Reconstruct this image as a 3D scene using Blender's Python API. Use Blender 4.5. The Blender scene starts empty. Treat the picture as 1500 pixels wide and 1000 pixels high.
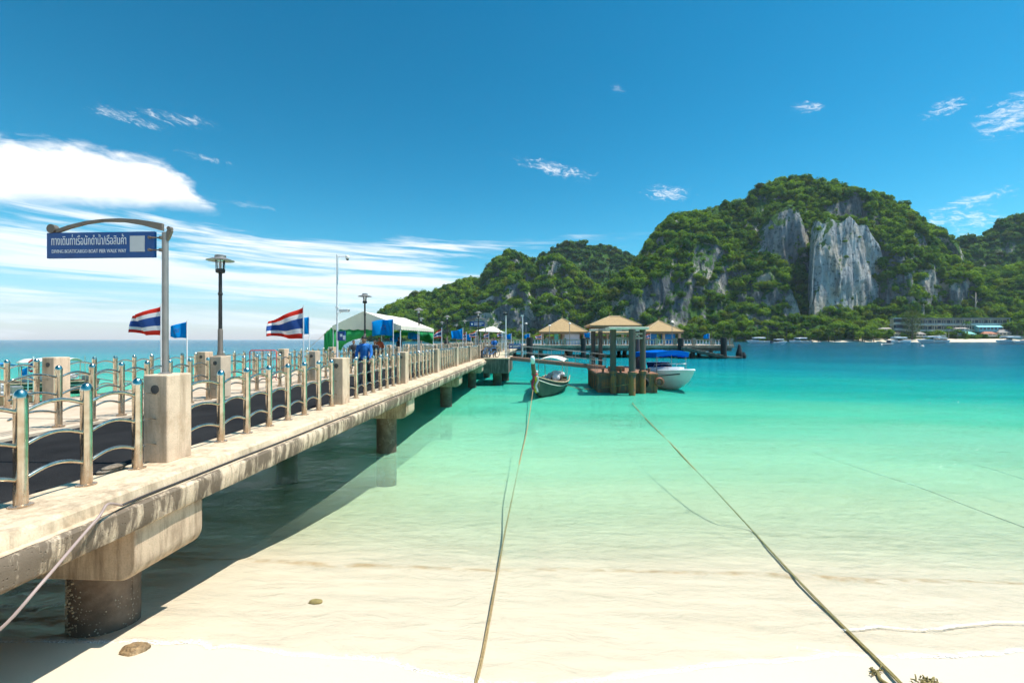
import bpy, bmesh, math, random
import numpy as np
from mathutils import Vector, Matrix, noise as mnoise

R = math.radians
SC = bpy.context.scene
COL = SC.collection

# ------------------------------------------------------------------ camera
F = 667.0                       # focal length in pixels of a 1500 px wide picture
YAW = math.atan(38 / F)         # the pier runs along +Y, the camera looks a little left of it
CAMZ = 3.65
cam_d = bpy.data.cameras.new('camera')
cam_d.sensor_width = 36.0
cam_d.lens = 36.0 * F / 1500
cam_d.shift_y = -3.0 / 1500
cam_d.clip_start = 0.1
cam_d.clip_end = 40000
cam = bpy.data.objects.new('camera', cam_d)
cam.location = (0, 0, CAMZ)
cam.rotation_euler = (R(90), 0, YAW)
COL.objects.link(cam)
SC.camera = cam

# ------------------------------------------------------------------ exposure
SC.view_settings.view_transform = 'Standard'
SC.view_settings.look = 'None'
SC.view_settings.exposure = 1.62
SC.view_settings.gamma = 1.0
SC.view_settings.use_curve_mapping = False
SC.cycles.max_bounces = 7
SC.cycles.diffuse_bounces = 4
SC.cycles.glossy_bounces = 2
SC.cycles.transparent_max_bounces = 8
SC.cycles.use_adaptive_sampling = True
SC.cycles.adaptive_threshold = 0.03
SC.cycles.caustics_reflective = False
SC.cycles.caustics_refractive = False
SC.cycles.use_denoising = True

# ------------------------------------------------------------------ node helper
class G:
    """small wrapper round a node tree: every method returns an output socket"""
    def __init__(s, nt): s.nt = nt
    def n(s, t, **kw):
        d = s.nt.nodes.new(t)
        for k, v in kw.items(): setattr(d, k, v)
        return d
    def put(s, sock, v):
        if v is None: return
        if isinstance(v, bpy.types.NodeSocket): s.nt.links.new(v, sock)
        else:
            if sock.type == 'RGBA' and not isinstance(v, (int, float)) and len(v) == 3: v = (*v, 1)
            sock.default_value = v
    def m(s, op, a, b=None, c=None, clamp=False):
        d = s.n('ShaderNodeMath', operation=op, use_clamp=clamp)
        s.put(d.inputs[0], a); s.put(d.inputs[1], b); s.put(d.inputs[2], c)
        return d.outputs[0]
    def smooth(s, v, a, b, to0=0.0, to1=1.0):
        d = s.n('ShaderNodeMapRange', interpolation_type='SMOOTHSTEP')
        for i, x in enumerate((v, a, b, to0, to1)): s.put(d.inputs[i], x)
        return d.outputs[0]
    def lin(s, v, a, b, to0=0.0, to1=1.0):
        d = s.n('ShaderNodeMapRange')
        for i, x in enumerate((v, a, b, to0, to1)): s.put(d.inputs[i], x)
        return d.outputs[0]
    def comb(s, x, y, z):
        d = s.n('ShaderNodeCombineXYZ')
        for i, q in enumerate((x, y, z)): s.put(d.inputs[i], q)
        return d.outputs[0]
    def sep(s, v):
        d = s.n('ShaderNodeSeparateXYZ'); s.put(d.inputs[0], v); return d.outputs
    def scale(s, v, sc):
        d = s.n('ShaderNodeVectorMath', operation='MULTIPLY'); s.put(d.inputs[0], v); s.put(d.inputs[1], sc)
        return d.outputs[0]
    def vadd(s, a, b):
        d = s.n('ShaderNodeVectorMath', operation='ADD'); s.put(d.inputs[0], a); s.put(d.inputs[1], b)
        return d.outputs[0]
    def noise(s, vec, sc=1.0, det=4, rough=0.55, dist=0.0, color=False):
        d = s.n('ShaderNodeTexNoise'); s.put(d.inputs['Vector'], vec)
        for k, v in (('Scale', sc), ('Detail', det), ('Roughness', rough), ('Distortion', dist)): s.put(d.inputs[k], v)
        return d.outputs['Color' if color else 'Fac']
    def voro(s, vec, sc=1.0, feature='F1', out='Distance', rnd=1.0):
        d = s.n('ShaderNodeTexVoronoi', feature=feature); s.put(d.inputs['Vector'], vec); s.put(d.inputs['Scale'], sc)
        s.put(d.inputs['Randomness'], rnd)
        return d.outputs[out]
    def ramp(s, f, stops, interp='LINEAR'):
        d = s.n('ShaderNodeValToRGB'); cr = d.color_ramp; cr.interpolation = interp
        while len(cr.elements) < len(stops): cr.elements.new(0.5)
        for e, (p, c) in zip(cr.elements, stops):
            e.position = p
            e.color = (c, c, c, 1) if isinstance(c, (int, float)) else (*c, 1)
        s.put(d.inputs[0], f)
        return d.outputs[0]
    def mix(s, f, a, b, blend='MIX'):
        d = s.n('ShaderNodeMix', data_type='RGBA', blend_type=blend)
        s.put(d.inputs[0], f); s.put(d.inputs[6], a); s.put(d.inputs[7], b)
        return d.outputs[2]
    def pos(s): return s.n('ShaderNodeNewGeometry').outputs['Position']
    def objc(s): return s.n('ShaderNodeTexCoord').outputs['Object']
    def bump(s, h, strength=0.3, dist=0.05, normal=None):
        d = s.n('ShaderNodeBump'); s.put(d.inputs['Strength'], strength); s.put(d.inputs['Distance'], dist)
        s.put(d.inputs['Height'], h); s.put(d.inputs['Normal'], normal)
        return d.outputs[0]

MATS = {}
def material(name):
    m = bpy.data.materials.new(name); m.use_nodes = True
    m.node_tree.nodes.clear()
    g = G(m.node_tree)
    out = g.n('ShaderNodeOutputMaterial')
    MATS[name] = m
    return m, g, out
def principled(g, out, color, rough=0.6, metal=0.0, normal=None, spec=None, **kw):
    p = g.n('ShaderNodeBsdfPrincipled')
    g.put(p.inputs['Base Color'], color); g.put(p.inputs['Roughness'], rough); g.put(p.inputs['Metallic'], metal)
    g.put(p.inputs['Normal'], normal)
    if spec is not None: g.put(p.inputs['Specular IOR Level'], spec)
    for k, v in kw.items(): g.put(p.inputs[k], v)
    g.nt.links.new(p.outputs[0], out.inputs[0])
    return p

# ------------------------------------------------------------------ pixel helpers (turn a place read off the photo into a world point)
def ray(px):
    a = (px - 750) / F
    return (-math.sin(YAW) + a * math.cos(YAW), math.cos(YAW) + a * math.sin(YAW))
def pt(px, py, Y):
    dx, dy = ray(px); t = Y / dy
    return Vector((t * dx, Y, CAMZ + t * (497 - py) / F))
def ptz(px, py, z):
    dx, dy = ray(px); t = (CAMZ - z) * F / (py - 497)
    return Vector((t * dx, t * dy, z))
def azel(px, py):
    a = math.atan((px - 750) / F)
    return math.degrees(a - YAW), math.degrees(math.atan((497 - py) / F * math.cos(a)))

# ------------------------------------------------------------------ sun and sky
SUN_AZ, SUN_EL = 88.0, 66.0     # azimuth to the right of +Y (down the pier), elevation
sd = Vector((math.sin(R(SUN_AZ)) * math.cos(R(SUN_EL)), math.cos(R(SUN_AZ)) * math.cos(R(SUN_EL)), math.sin(R(SUN_EL))))
sl = bpy.data.lights.new('sun', 'SUN'); sl.energy = 2.2; sl.angle = R(0.53); sl.color = (1.0, 0.95, 0.87)
so = bpy.data.objects.new('sun', sl); so.rotation_euler = sd.to_track_quat('Z', 'Y').to_euler(); so.location = (0, 0, 60)
COL.objects.link(so)

world = bpy.data.worlds.new('World'); SC.world = world; world.use_nodes = True
world.node_tree.nodes.clear()
w = G(world.node_tree)
wo = w.n('ShaderNodeOutputWorld')
sky = w.n('ShaderNodeTexSky', sky_type='NISHITA', sun_disc=False)
sky.sun_elevation = R(SUN_EL); sky.sun_rotation = R(SUN_AZ)
sky.altitude = 0; sky.air_density = 1.0; sky.dust_density = 0.3; sky.ozone_density = 3.0
hs = w.n('ShaderNodeHueSaturation'); w.put(hs.inputs['Color'], sky.outputs[0])
hs.inputs['Hue'].default_value = 0.463; hs.inputs['Saturation'].default_value = 1.42; hs.inputs['Value'].default_value = 1.0
pre = w.n('ShaderNodeVectorMath', operation='SCALE'); w.put(pre.inputs[0], hs.outputs[0]); pre.inputs['Scale'].default_value = 0.13
gm = w.n('ShaderNodeGamma'); w.put(gm.inputs[0], pre.outputs[0]); gm.inputs[1].default_value = 1.36      # polarising filter: deeper blue
post = w.n('ShaderNodeVectorMath', operation='SCALE'); w.put(post.inputs[0], gm.outputs[0]); post.inputs['Scale'].default_value = 4.25
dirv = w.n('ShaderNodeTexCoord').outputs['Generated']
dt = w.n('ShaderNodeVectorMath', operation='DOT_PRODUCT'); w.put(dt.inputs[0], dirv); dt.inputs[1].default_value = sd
# brighter ungraded sky round the sun, out of view, added as fill for the shadows
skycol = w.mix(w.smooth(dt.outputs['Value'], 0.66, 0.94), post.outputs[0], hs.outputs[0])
dx_, dy_, dz_ = w.sep(dirv)
az = w.m('MULTIPLY', w.m('ARCTAN2', dx_, dy_), 57.2958)
el = w.m('MULTIPLY', w.m('ARCSINE', dz_), 57.2958)
# wispy cirrus on a high sheet, in streaks
v1 = w.comb(w.m('MULTIPLY', az, 0.040), w.m('ADD', w.m('MULTIPLY', el, 0.62), w.m('MULTIPLY', az, 0.020)), 0.0)
n1 = w.noise(v1, 1.0, 5, 0.66, 0.45)
v2 = w.comb(w.m('MULTIPLY', az, 0.02), w.m('MULTIPLY', el, 0.16), 3.7)
n2 = w.noise(v2, 1.0, 2, 0.5)
lowm = w.m('MULTIPLY', w.smooth(el, 7.0, 21.0, 1.0, 0.0), w.smooth(el, 0.0, 9.0, 0.74, 1.0))
side = w.smooth(az, -26, 40, 1.0, 0.0)
thr = w.m('SUBTRACT', 0.74, w.m('MULTIPLY', w.m('MULTIPLY', lowm, side), 0.325))
thr = w.m('SUBTRACT', thr, w.m('MULTIPLY', w.m('SUBTRACT', n2, 0.5), 0.35))
cir = w.smooth(w.m('SUBTRACT', n1, thr), -0.06, 0.17)
cir = w.m('MULTIPLY', cir, w.smooth(el, 17.5, 11.0))
# the big bank on the left
fine = w.noise(w.comb(w.m('MULTIPLY', az, 0.35), w.m('MULTIPLY', el, 0.9), 1.3), 1.0, 6, 0.62, 0.4)
fw = w.m('MULTIPLY', w.m('SUBTRACT', fine, 0.5), 3.6)
def ecurve(stops):      # elevation as a function of azimuth -90..-30
    return w.m('MULTIPLY', w.ramp(w.lin(az, -90, -30), [((a + 90) / 60, e / 30) for a, e in stops], 'B_SPLINE'), 30.0)
up = ecurve([(-90, 11), (-75, 14.5), (-60, 16.2), (-51.6, 16.9), (-42.5, 18.0), (-38.8, 16.6), (-36.2, 13.4), (-34.5, 11.5), (-31, 9)])
lo = ecurve([(-90, 9), (-60, 10.2), (-51.6, 10.9), (-42.5, 12.6), (-36, 13.4), (-31, 13.0)])
bank = w.m('MULTIPLY', w.smooth(w.m('ADD', w.m('SUBTRACT', up, el), fw), -0.2, 1.6),
           w.smooth(w.m('ADD', w.m('SUBTRACT', el, lo), w.m('MULTIPLY', fw, 0.45)), -0.5, 1.6))
cl = w.m('MAXIMUM', w.m('MULTIPLY', cir, 0.84), bank)
# small torn wisps
wn = w.noise(w.comb(w.m('MULTIPLY', az, 0.85), w.m('ADD', w.m('MULTIPLY', el, 2.4), w.m('MULTIPLY', az, 0.45)), 8.1), 1.0, 6, 0.74, 0.9)
def wisp(px, py, wx, wy, tilt, amp):
    global cl
    a0, e0 = azel(px, py); k = 57.3 / F
    dx = w.m('SUBTRACT', az, a0); dy = w.m('SUBTRACT', w.m('SUBTRACT', el, e0), w.m('MULTIPLY', dx, tilt))
    q = w.m('ADD', w.m('POWER', w.m('ABSOLUTE', w.m('DIVIDE', dx, wx * k)), 2.0), w.m('POWER', w.m('ABSOLUTE', w.m('DIVIDE', dy, wy * k)), 2.0))
    f = w.m('MULTIPLY', w.smooth(w.m('SUBTRACT', w.m('ADD', w.m('MULTIPLY', wn, 4.2), -1.55), q), 0.0, 1.5), amp)
    cl = w.m('MAXIMUM', cl, f)
for a in ((180, 171, 42, 9, -0.05, .55), (258, 174, 52, 9, 0.05, .6), (815, 248, 72, 13, -0.22, .75), (978, 283, 40, 15, -0.1, .95), (1183, 157, 24, 9, -0.25, .6),
          (1385, 158, 24, 11, 0.1, .8), (1482, 172, 36, 24, 0.1, .7), (1420, 297, 48, 10, 0.2, .75), (1408, 322, 42, 14, -0.2, .8), (1395, 352, 36, 10, 0, .6), (905, 130, 14, 7, -.4, .3),
          (302, 232, 34, 5, -0.03, .45), (370, 301, 40, 5, -0.05, .4)):
    wisp(*a)
ccol = w.mix(w.smooth(el, 1.0, 12.0), (0.84, 0.90, 0.97), (1.0, 1.0, 1.0))
SKY_STR = 0.1
ccol2 = w.mix(1.0, ccol, (0.42 / SKY_STR,) * 3, 'MULTIPLY')
# air near the horizon pales evenly all round
hz = w.smooth(el, -1.0, 10.0, 0.62, 0.0)
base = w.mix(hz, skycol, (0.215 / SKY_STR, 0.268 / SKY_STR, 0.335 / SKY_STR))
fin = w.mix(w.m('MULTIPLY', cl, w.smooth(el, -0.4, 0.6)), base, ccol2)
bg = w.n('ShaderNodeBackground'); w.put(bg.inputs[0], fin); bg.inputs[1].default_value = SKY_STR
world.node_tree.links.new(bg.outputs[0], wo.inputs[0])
world.cycles.sampling_method = 'MANUAL'; world.cycles.sample_map_resolution = 512

# ------------------------------------------------------------------ mesh helper
ORG = {}
def rotz(v, a):
    c, s = math.cos(a), math.sin(a); return Vector((v[0]*c - v[1]*s, v[0]*s + v[1]*c, v[2]))
class MB:
    def __init__(s): s.v = []; s.f = []; s.mi = []; s.cur = 0
    def add(s, vs, fs):
        o = len(s.v); s.v += [tuple(p) for p in vs]
        s.f += [tuple(i + o for i in f) for f in fs]; s.mi += [s.cur] * len(fs)
        return s
    def box(s, x0, x1, y0, y1, z0, z1, rz=0.0, c=None):
        vs = [Vector((x, y, z)) for z in (z0, z1) for y in (y0, y1) for x in (x0, x1)]
        if rz:
            c = Vector(c) if c is not None else Vector(((x0+x1)/2, (y0+y1)/2, 0))
            vs = [rotz(p - c, rz) + c for p in vs]
        return s.add(vs, [(0,2,3,1), (4,5,7,6), (0,1,5,4), (2,6,7,3), (0,4,6,2), (1,3,7,5)])
    def cyl(s, a, b, r0, r1=None, n=12, caps=True):
        a, b = Vector(a), Vector(b); r1 = r0 if r1 is None else r1
        d = (b - a).normalized(); u = d.orthogonal().normalized() if abs(d.z) < 0.999 else Vector((1,0,0)); u = (u - d*u.dot(d)).normalized(); w_ = d.cross(u)
        ring = [(math.cos(2*math.pi*i/n), math.sin(2*math.pi*i/n)) for i in range(n)]
        vs = [a + u*(x*r0) + w_*(y*r0) for x, y in ring] + [b + u*(x*r1) + w_*(y*r1) for x, y in ring]
        fs = [(i, (i+1) % n, n + (i+1) % n, n + i) for i in range(n)]
        if caps: fs += [tuple(range(n-1, -1, -1)), tuple(range(n, 2*n))]
        return s.add(vs, fs)
    def tube(s, path, r, n=8, closed=False, caps=True):
        P = [Vector(p) for p in path]; m = len(P); rr = r if isinstance(r, (list, tuple)) else [r]*m
        vs = []; up = None
        for i, p in enumerate(P):
            a = P[(i-1) % m] if (closed or i > 0) else p; b = P[(i+1) % m] if (closed or i < m-1) else p
            d = (b - a)
            d = d.normalized() if d.length > 1e-9 else Vector((0,0,1))
            if up is None: up = d.orthogonal().normalized()
            up = (up - d*up.dot(d))
            up = up.normalized() if up.length > 1e-6 else d.orthogonal().normalized()
            w_ = d.cross(up)
            vs += [p + up*(math.cos(2*math.pi*k/n)*rr[i]) + w_*(math.sin(2*math.pi*k/n)*rr[i]) for k in range(n)]
        fs = []
        for i in range(m if closed else m-1):
            j = (i+1) % m
            fs += [(i*n + k, i*n + (k+1) % n, j*n + (k+1) % n, j*n + k) for k in range(n)]
        if caps and not closed: fs += [tuple(range(n-1, -1, -1)), tuple(range((m-1)*n, m*n))]
        return s.add(vs, fs)
    def lathe(s, prof, c=(0,0,0), n=16):      # prof: (r, z) list
        c = Vector(c); vs = []; fs = []
        for r, z in prof:
            vs += [c + Vector((r*math.cos(2*math.pi*k/n), r*math.sin(2*math.pi*k/n), z)) for k in range(n)]
        for i in range(len(prof)-1):
            fs += [(i*n + k, i*n + (k+1) % n, (i+1)*n + (k+1) % n, (i+1)*n + k) for k in range(n)]
        fs += [tuple(range(n-1, -1, -1)), tuple(range((len(prof)-1)*n, len(prof)*n))]
        return s.add(vs, fs)
    def ball(s, c, rx, ry=None, rz=None, nu=12, nv=8, M=None):
        ry = rx if ry is None else ry; rz = rx if rz is None else rz; c = Vector(c); vs = []; fs = []
        for j in range(nv+1):
            t = math.pi*j/nv
            for i in range(nu):
                p = Vector((rx*math.sin(t)*math.cos(2*math.pi*i/nu), ry*math.sin(t)*math.sin(2*math.pi*i/nu), -rz*math.cos(t)))
                if M is not None: p = M @ p
                vs.append(c + p)
        for j in range(nv):
            fs += [(j*nu + i, j*nu + (i+1) % nu, (j+1)*nu + (i+1) % nu, (j+1)*nu + i) for i in range(nu)]
        return s.add(vs, fs)
    def prism(s, poly, d):                    # poly: list of 3-D points in a plane, d: extrusion vector
        d = Vector(d); P = [Vector(p) for p in poly]; n = len(P)
        return s.add(P + [p + d for p in P], [tuple(range(n-1, -1, -1)), tuple(range(n, 2*n))] + [(i, (i+1) % n, n + (i+1) % n, n + i) for i in range(n)])
    def grid(s, rows):                        # rows of points
        m, n = len(rows), len(rows[0])
        return s.add([p for r in rows for p in r], [(i*n + j, i*n + j+1, (i+1)*n + j+1, (i+1)*n + j) for i in range(m-1) for j in range(n-1)])
    def xf(s, M):
        s.v = [tuple(M @ Vector(p)) for p in s.v]; return s
    def mesh(s, name, mats, smooth=None, fix=True):
        me = bpy.data.meshes.new(name); me.from_pydata(s.v, [], s.f)
        for m in (mats if isinstance(mats, (list, tuple)) else [mats]): me.materials.append(MATS[m])
        if any(s.mi): me.polygons.foreach_set('material_index', s.mi)
        if fix:
            bm = bmesh.new(); bm.from_mesh(me); bmesh.ops.remove_doubles(bm, verts=bm.verts, dist=1e-5)
            bmesh.ops.recalc_face_normals(bm, faces=bm.faces); bm.to_mesh(me); bm.free()
        if smooth:
            me.shade_smooth()
            if smooth is not True: me.set_sharp_from_angle(angle=R(smooth))
        me.update()
        return me
    def build(s, name, mats, parent=None, local=False, smooth=None, bevel=0.0, fix=True, solid=0.0):
        if parent is not None and not local:
            o = ORG.get(parent, Vector((0,0,0))); s.v = [(x-o.x, y-o.y, z-o.z) for x, y, z in s.v]
        ob = link(name, s.mesh(name, mats, smooth, fix), parent)
        if solid:
            md = ob.modifiers.new('Solidify', 'SOLIDIFY'); md.thickness = solid; md.offset = 0
        if bevel:
            md = ob.modifiers.new('Bevel', 'BEVEL'); md.width = bevel; md.segments = 2; md.limit_method = 'ANGLE'; md.angle_limit = R(40)
            md.use_clamp_overlap = True
        return ob
def link(name, data, parent=None):
    ob = bpy.data.objects.new(name, data); COL.objects.link(ob)
    if parent is not None:
        ob.parent = parent; ORG[ob] = ORG.get(parent, Vector((0,0,0)))
    return ob
def tag(o, label=None, cat=None, group=None, kind=None):
    if label: o['label'] = label
    if cat: o['category'] = cat
    if group: o['group'] = group
    if kind: o['kind'] = kind
    return o
def thing(name, label, cat, loc=(0,0,0), rz=0.0, group=None):
    e = bpy.data.objects.new(name, None); COL.objects.link(e); e.location = loc; e.rotation_euler = (0, 0, rz)
    e.empty_display_size = 0.2
    ORG[e] = Vector(loc)
    return tag(e, label, cat, group)
def kids(o): return [c for c in KIDS.get(o, [])] if o in KIDS else list(o.children)
KIDS = {}
def dup(root, loc, rz=None, label=None, scale=None):
    def rec(o, par):
        c = o.copy(); COL.objects.link(c); c.parent = par
        for ch in list(o.children): rec(ch, c)
        return c
    r = rec(root, None); r.location = loc
    if rz is not None: r.rotation_euler = (0, 0, rz)
    if scale is not None: r.scale = (scale,)*3 if isinstance(scale, (int, float)) else scale
    if label: r['label'] = label
    ORG[r] = Vector(loc)
    return r
ORD = ['first', 'second', 'third', 'fourth', 'fifth', 'sixth', 'seventh', 'eighth', 'ninth', 'tenth', 'eleventh', 'twelfth', 'thirteenth', 'fourteenth', 'fifteenth', 'sixteenth', 'seventeenth', 'eighteenth', 'nineteenth', 'twentieth']

# ------------------------------------------------------------------ materials
def plain(name, col, rough=0.6, metal=0.0, var=0.18, sc=3.0, bumps=0.0, bsc=40.0, spec=None, **kw):
    m, g, out = material(name)
    p = g.objc()
    n = g.noise(p, sc, 5, 0.6)
    c = g.mix(g.ramp(n, [(0.3, 0.0), (0.7, 1.0)]), tuple(x*(1-var) for x in col), tuple(min(1, x*(1+var)) for x in col))
    nr = g.bump(g.noise(p, bsc, 4), bumps, 0.02) if bumps else None
    principled(g, out, c, rough, metal, nr, spec, **kw)
    return m
def concrete(name, light, dark, grime=0.5, streak=True, rust=True, pit=0.25, soft=0.13):
    m, g, out = material(name)
    p = g.pos()
    big = g.noise(p, 0.9, 6, 0.62)
    mid = g.noise(p, 5.0, 6, 0.65)
    fin = g.noise(p, 60.0, 4, 0.6)
    c = g.mix(g.ramp(mid, [(0.3, 0.0), (0.72, 1.0)]), tuple(x*0.80 for x in light), light)
    c = g.mix(g.m('MULTIPLY', g.ramp(fin, [(0.35, 1.0), (0.55, 0.0)]), 0.35), c, tuple(x*0.55 for x in light))
    if rust:
        rn = g.noise(g.vadd(p, (7.1, 3.3, 1.9)), 2.2, 6, 0.7)
        c = g.mix(g.m('MULTIPLY', g.ramp(rn, [(0.56, 0.0), (0.74, 1.0)]), 0.55), c, (0.36, 0.20, 0.09))
    if streak:
        sv = g.noise(g.scale(p, (8.0, 8.0, 0.9)), 1.0, 6, 0.70, 0.3)
        gr = g.m('ADD', g.m('MULTIPLY', sv, 0.75), g.m('MULTIPLY', big, 0.65))
    else:
        gr = g.m('ADD', g.m('MULTIPLY', mid, 0.5), g.m('MULTIPLY', big, 0.9))
    t = 0.80 - 0.22*grime
    c = g.mix(g.m('MULTIPLY', g.ramp(gr, [(t-soft*0.5, 0.0), (t+soft, 1.0)]), 0.88), c, dark)
    pits = g.voro(p, 26.0)
    h = g.m('ADD', g.m('MULTIPLY', mid, 0.6), g.m('ADD', g.m('MULTIPLY', fin, 0.25), g.ramp(pits, [(0.0, 0.0), (0.25, 1.0)])))
    principled(g, out, c, 0.88, 0, g.bump(h, pit, 0.02), 0.25)
    return m
concrete('concrete', (0.74, 0.57, 0.385), (0.33, 0.24, 0.155), 0.34)
concrete('concrete_pillar', (0.77, 0.58, 0.41), (0.38, 0.27, 0.18), 0.38)
concrete('concrete_beam', (0.75, 0.58, 0.405), (0.10, 0.072, 0.05), 0.68, True, True, 0.6, 0.08)
concrete('concrete_cap', (0.66, 0.49, 0.335), (0.19, 0.125, 0.075), 0.5)
concrete('concrete_under', (0.62, 0.56, 0.48), (0.40, 0.34, 0.28), 0.4)
concrete('concrete_walk', (0.66, 0.52, 0.38), (0.42, 0.30, 0.20), 0.3, False)
concrete('concrete_grey', (0.33, 0.28, 0.22), (0.10, 0.085, 0.065), 0.8)
concrete('concrete_head', (0.68, 0.52, 0.38), (0.26, 0.19, 0.13), 0.5)

def column_mat():
    m, g, out = material('column_concrete')
    p = g.pos(); z = g.sep(p)[2]
    n = g.noise(p, 3.0, 6, 0.65); f = g.noise(p, 30, 4)
    c = g.mix(g.ramp(n, [(0.35, 0.0), (0.65, 1.0)]), (0.115, 0.072, 0.045), (0.235, 0.165, 0.115))
    # tide marks: dark growth low down, uneven edge
    tide = g.m('ADD', z, g.m('MULTIPLY', g.m('SUBTRACT', n, 0.5), 0.9))
    c = g.mix(g.m('MULTIPLY', g.smooth(tide, 1.0, 0.55), 0.65), c, (0.055, 0.042, 0.030))
    b = g.voro(p, 30.0)
    clump = g.m('MULTIPLY', g.ramp(g.noise(p, 4.0, 3), [(0.50, 0.0), (0.60, 1.0)]), g.ramp(b, [(0.16, 1.0), (0.30, 0.0)]))
    c = g.mix(clump, c, (0.46, 0.40, 0.30))
    h = g.m('ADD', g.m('MULTIPLY', n, 0.6), g.m('ADD', g.m('MULTIPLY', f, 0.2), g.m('MULTIPLY', clump, 0.8)))
    principled(g, out, c, 0.72, 0, g.bump(h, 0.6, 0.03), 0.4)
column_mat()

def steel(name='steel', rusty_amt=0.8):
    m, g, out = material(name)
    p = g.pos(); o = g.objc(); z = g.sep(o)[2]
    n = g.noise(p, 8.0, 5, 0.65); s = g.noise(g.scale(p, (40, 40, 1.5)), 1.0, 4)
    c = g.mix(g.ramp(n, [(0.35, 0.0), (0.7, 1.0)]), (0.52, 0.42, 0.315), (0.78, 0.71, 0.60))
    ru = g.m('ADD', g.m('MULTIPLY', s, 0.7), g.smooth(z, 0.75, 0.0, 0.0, 0.36))
    rf = g.m('MULTIPLY', g.ramp(ru, [(0.55, 0.0), (0.80, 1.0)]), rusty_amt)
    c = g.mix(rf, c, (0.42, 0.22, 0.09))
    ro = g.m('ADD', 0.09, g.m('ADD', g.m('MULTIPLY', rf, 0.35), g.m('MULTIPLY', n, 0.10)))
    principled(g, out, c, ro, g.m('SUBTRACT', 1.0, g.m('MULTIPLY', rf, 0.6)), g.bump(s, 0.05, 0.01))
steel()
steel('steel_rail', 0.18)
def asphalt():
    m, g, out = material('asphalt')
    p = g.pos(); n = g.noise(p, 1.2, 5); f = g.noise(p, 90, 3); v = g.voro(p, 70)
    c = g.mix(g.ramp(n, [(0.3, 0.0), (0.7, 1.0)]), (0.011, 0.011, 0.012), (0.024, 0.0235, 0.024))
    c = g.mix(g.m('MULTIPLY', g.ramp(f, [(0.58, 0.0), (0.72, 1.0)]), 0.5), c, (0.06, 0.058, 0.056))
    principled(g, out, c, 0.95, 0, g.bump(v, 0.6, 0.01), 0.08)
asphalt()
plain('white_paint', (0.78, 0.77, 0.74), 0.45, var=0.06)
plain('white_pole', (0.72, 0.73, 0.74), 0.4, var=0.08)
plain('black_metal', (0.035, 0.033, 0.032), 0.45, 0.3, var=0.4)
plain('grey_metal', (0.30, 0.28, 0.26), 0.45, 0.6, var=0.2)
plain('bracket_brown', (0.20, 0.16, 0.125), 0.5, 0.4, var=0.2)
plain('sign_blue', (0.003, 0.068, 0.26), 0.35, var=0.12, sc=6)
plain('sign_white', (0.82, 0.84, 0.86), 0.5, var=0.04)
plain('plate_grey', (0.60, 0.61, 0.61), 0.45, var=0.05)
def cloth(name, col, var=0.1):
    m, g, out = material(name)
    n = g.noise(g.objc(), 3.0, 5, 0.6)
    c = g.mix(n, tuple(x*(1-var) for x in col), tuple(min(1, x*(1+var)) for x in col))
    d = g.n('ShaderNodeBsdfDiffuse'); g.put(d.inputs[0], c); t = g.n('ShaderNodeBsdfTranslucent'); g.put(t.inputs[0], c)
    mx = g.n('ShaderNodeMixShader'); mx.inputs[0].default_value = 0.45; g.put(mx.inputs[1], d.outputs[0]); g.put(mx.inputs[2], t.outputs[0])
    g.nt.links.new(mx.outputs[0], out.inputs[0])
cloth('flag_red', (0.66, 0.05, 0.035)); cloth('flag_white', (0.80, 0.79, 0.80), 0.05); cloth('flag_navy', (0.05, 0.12, 0.37)); cloth('flag_cyan', (0.008, 0.31, 0.72), 0.12)
plain('emblem_blue', (0.02, 0.14, 0.38), 0.8, var=0.25)
plain('tent_white', (0.74, 0.67, 0.54), 0.75, var=0.07, sc=1.2)
plain('tent_green', (0.012, 0.30, 0.075), 0.8, var=0.2)
plain('rope_tan', (0.36, 0.25, 0.11), 0.9, var=0.3, sc=30, bumps=0.6, bsc=120)
plain('rope_olive', (0.30, 0.235, 0.085), 0.9, var=0.35, sc=20, bumps=0.6, bsc=120)
plain('rope_dark', (0.11, 0.12, 0.08), 0.9, var=0.3)
plain('hose_pink', (0.36, 0.26, 0.225), 0.55, var=0.12)
plain('cable_black', (0.035, 0.03, 0.028), 0.6, var=0.3)
plain('wood_green', (0.045, 0.052, 0.036), 0.55, var=0.4, sc=2.5, bumps=0.3)
plain('wood_brown', (0.17, 0.095, 0.050), 0.7, var=0.35, sc=4, bumps=0.3)
plain('wood_pale', (0.40, 0.30, 0.19), 0.75, var=0.3, sc=4, bumps=0.2)
plain('boat_white', (0.80, 0.81, 0.82), 0.18, var=0.03)
plain('boat_cream', (0.72, 0.68, 0.58), 0.6, var=0.12)
cloth('canopy_blue', (0.006, 0.19, 0.70))
plain('tarp_blue', (0.012, 0.21, 0.56), 0.6, var=0.15)
plain('navy_stripe', (0.03, 0.04, 0.07), 0.4, var=0.1)
plain('gold_stripe', (0.40, 0.25, 0.06), 0.4, var=0.1)
plain('seat_red', (0.26, 0.08, 0.04), 0.6, var=0.2)
plain('ribbon_yellow', (0.78, 0.50, 0.03), 0.7, var=0.1)
plain('ribbon_red', (0.50, 0.03, 0.06), 0.7, var=0.1)
plain('glass_dark', (0.02, 0.028, 0.032), 0.08, var=0.1)
plain('window_blue', (0.045, 0.065, 0.085), 0.12, var=0.2)
plain('fender_black', (0.018, 0.017, 0.016), 0.7, var=0.3, bumps=0.4, bsc=10)
plain('barrier_red', (0.55, 0.05, 0.045), 0.45, var=0.12)
plain('skin', (0.30, 0.155, 0.09), 0.55, var=0.08)
plain('hair_black', (0.014, 0.011, 0.010), 0.55, var=0.2)
plain('shirt_blue', (0.006, 0.125, 0.42), 0.85, var=0.18, sc=6)
plain('shirt_dark', (0.03, 0.034, 0.042), 0.85, var=0.2)
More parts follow.
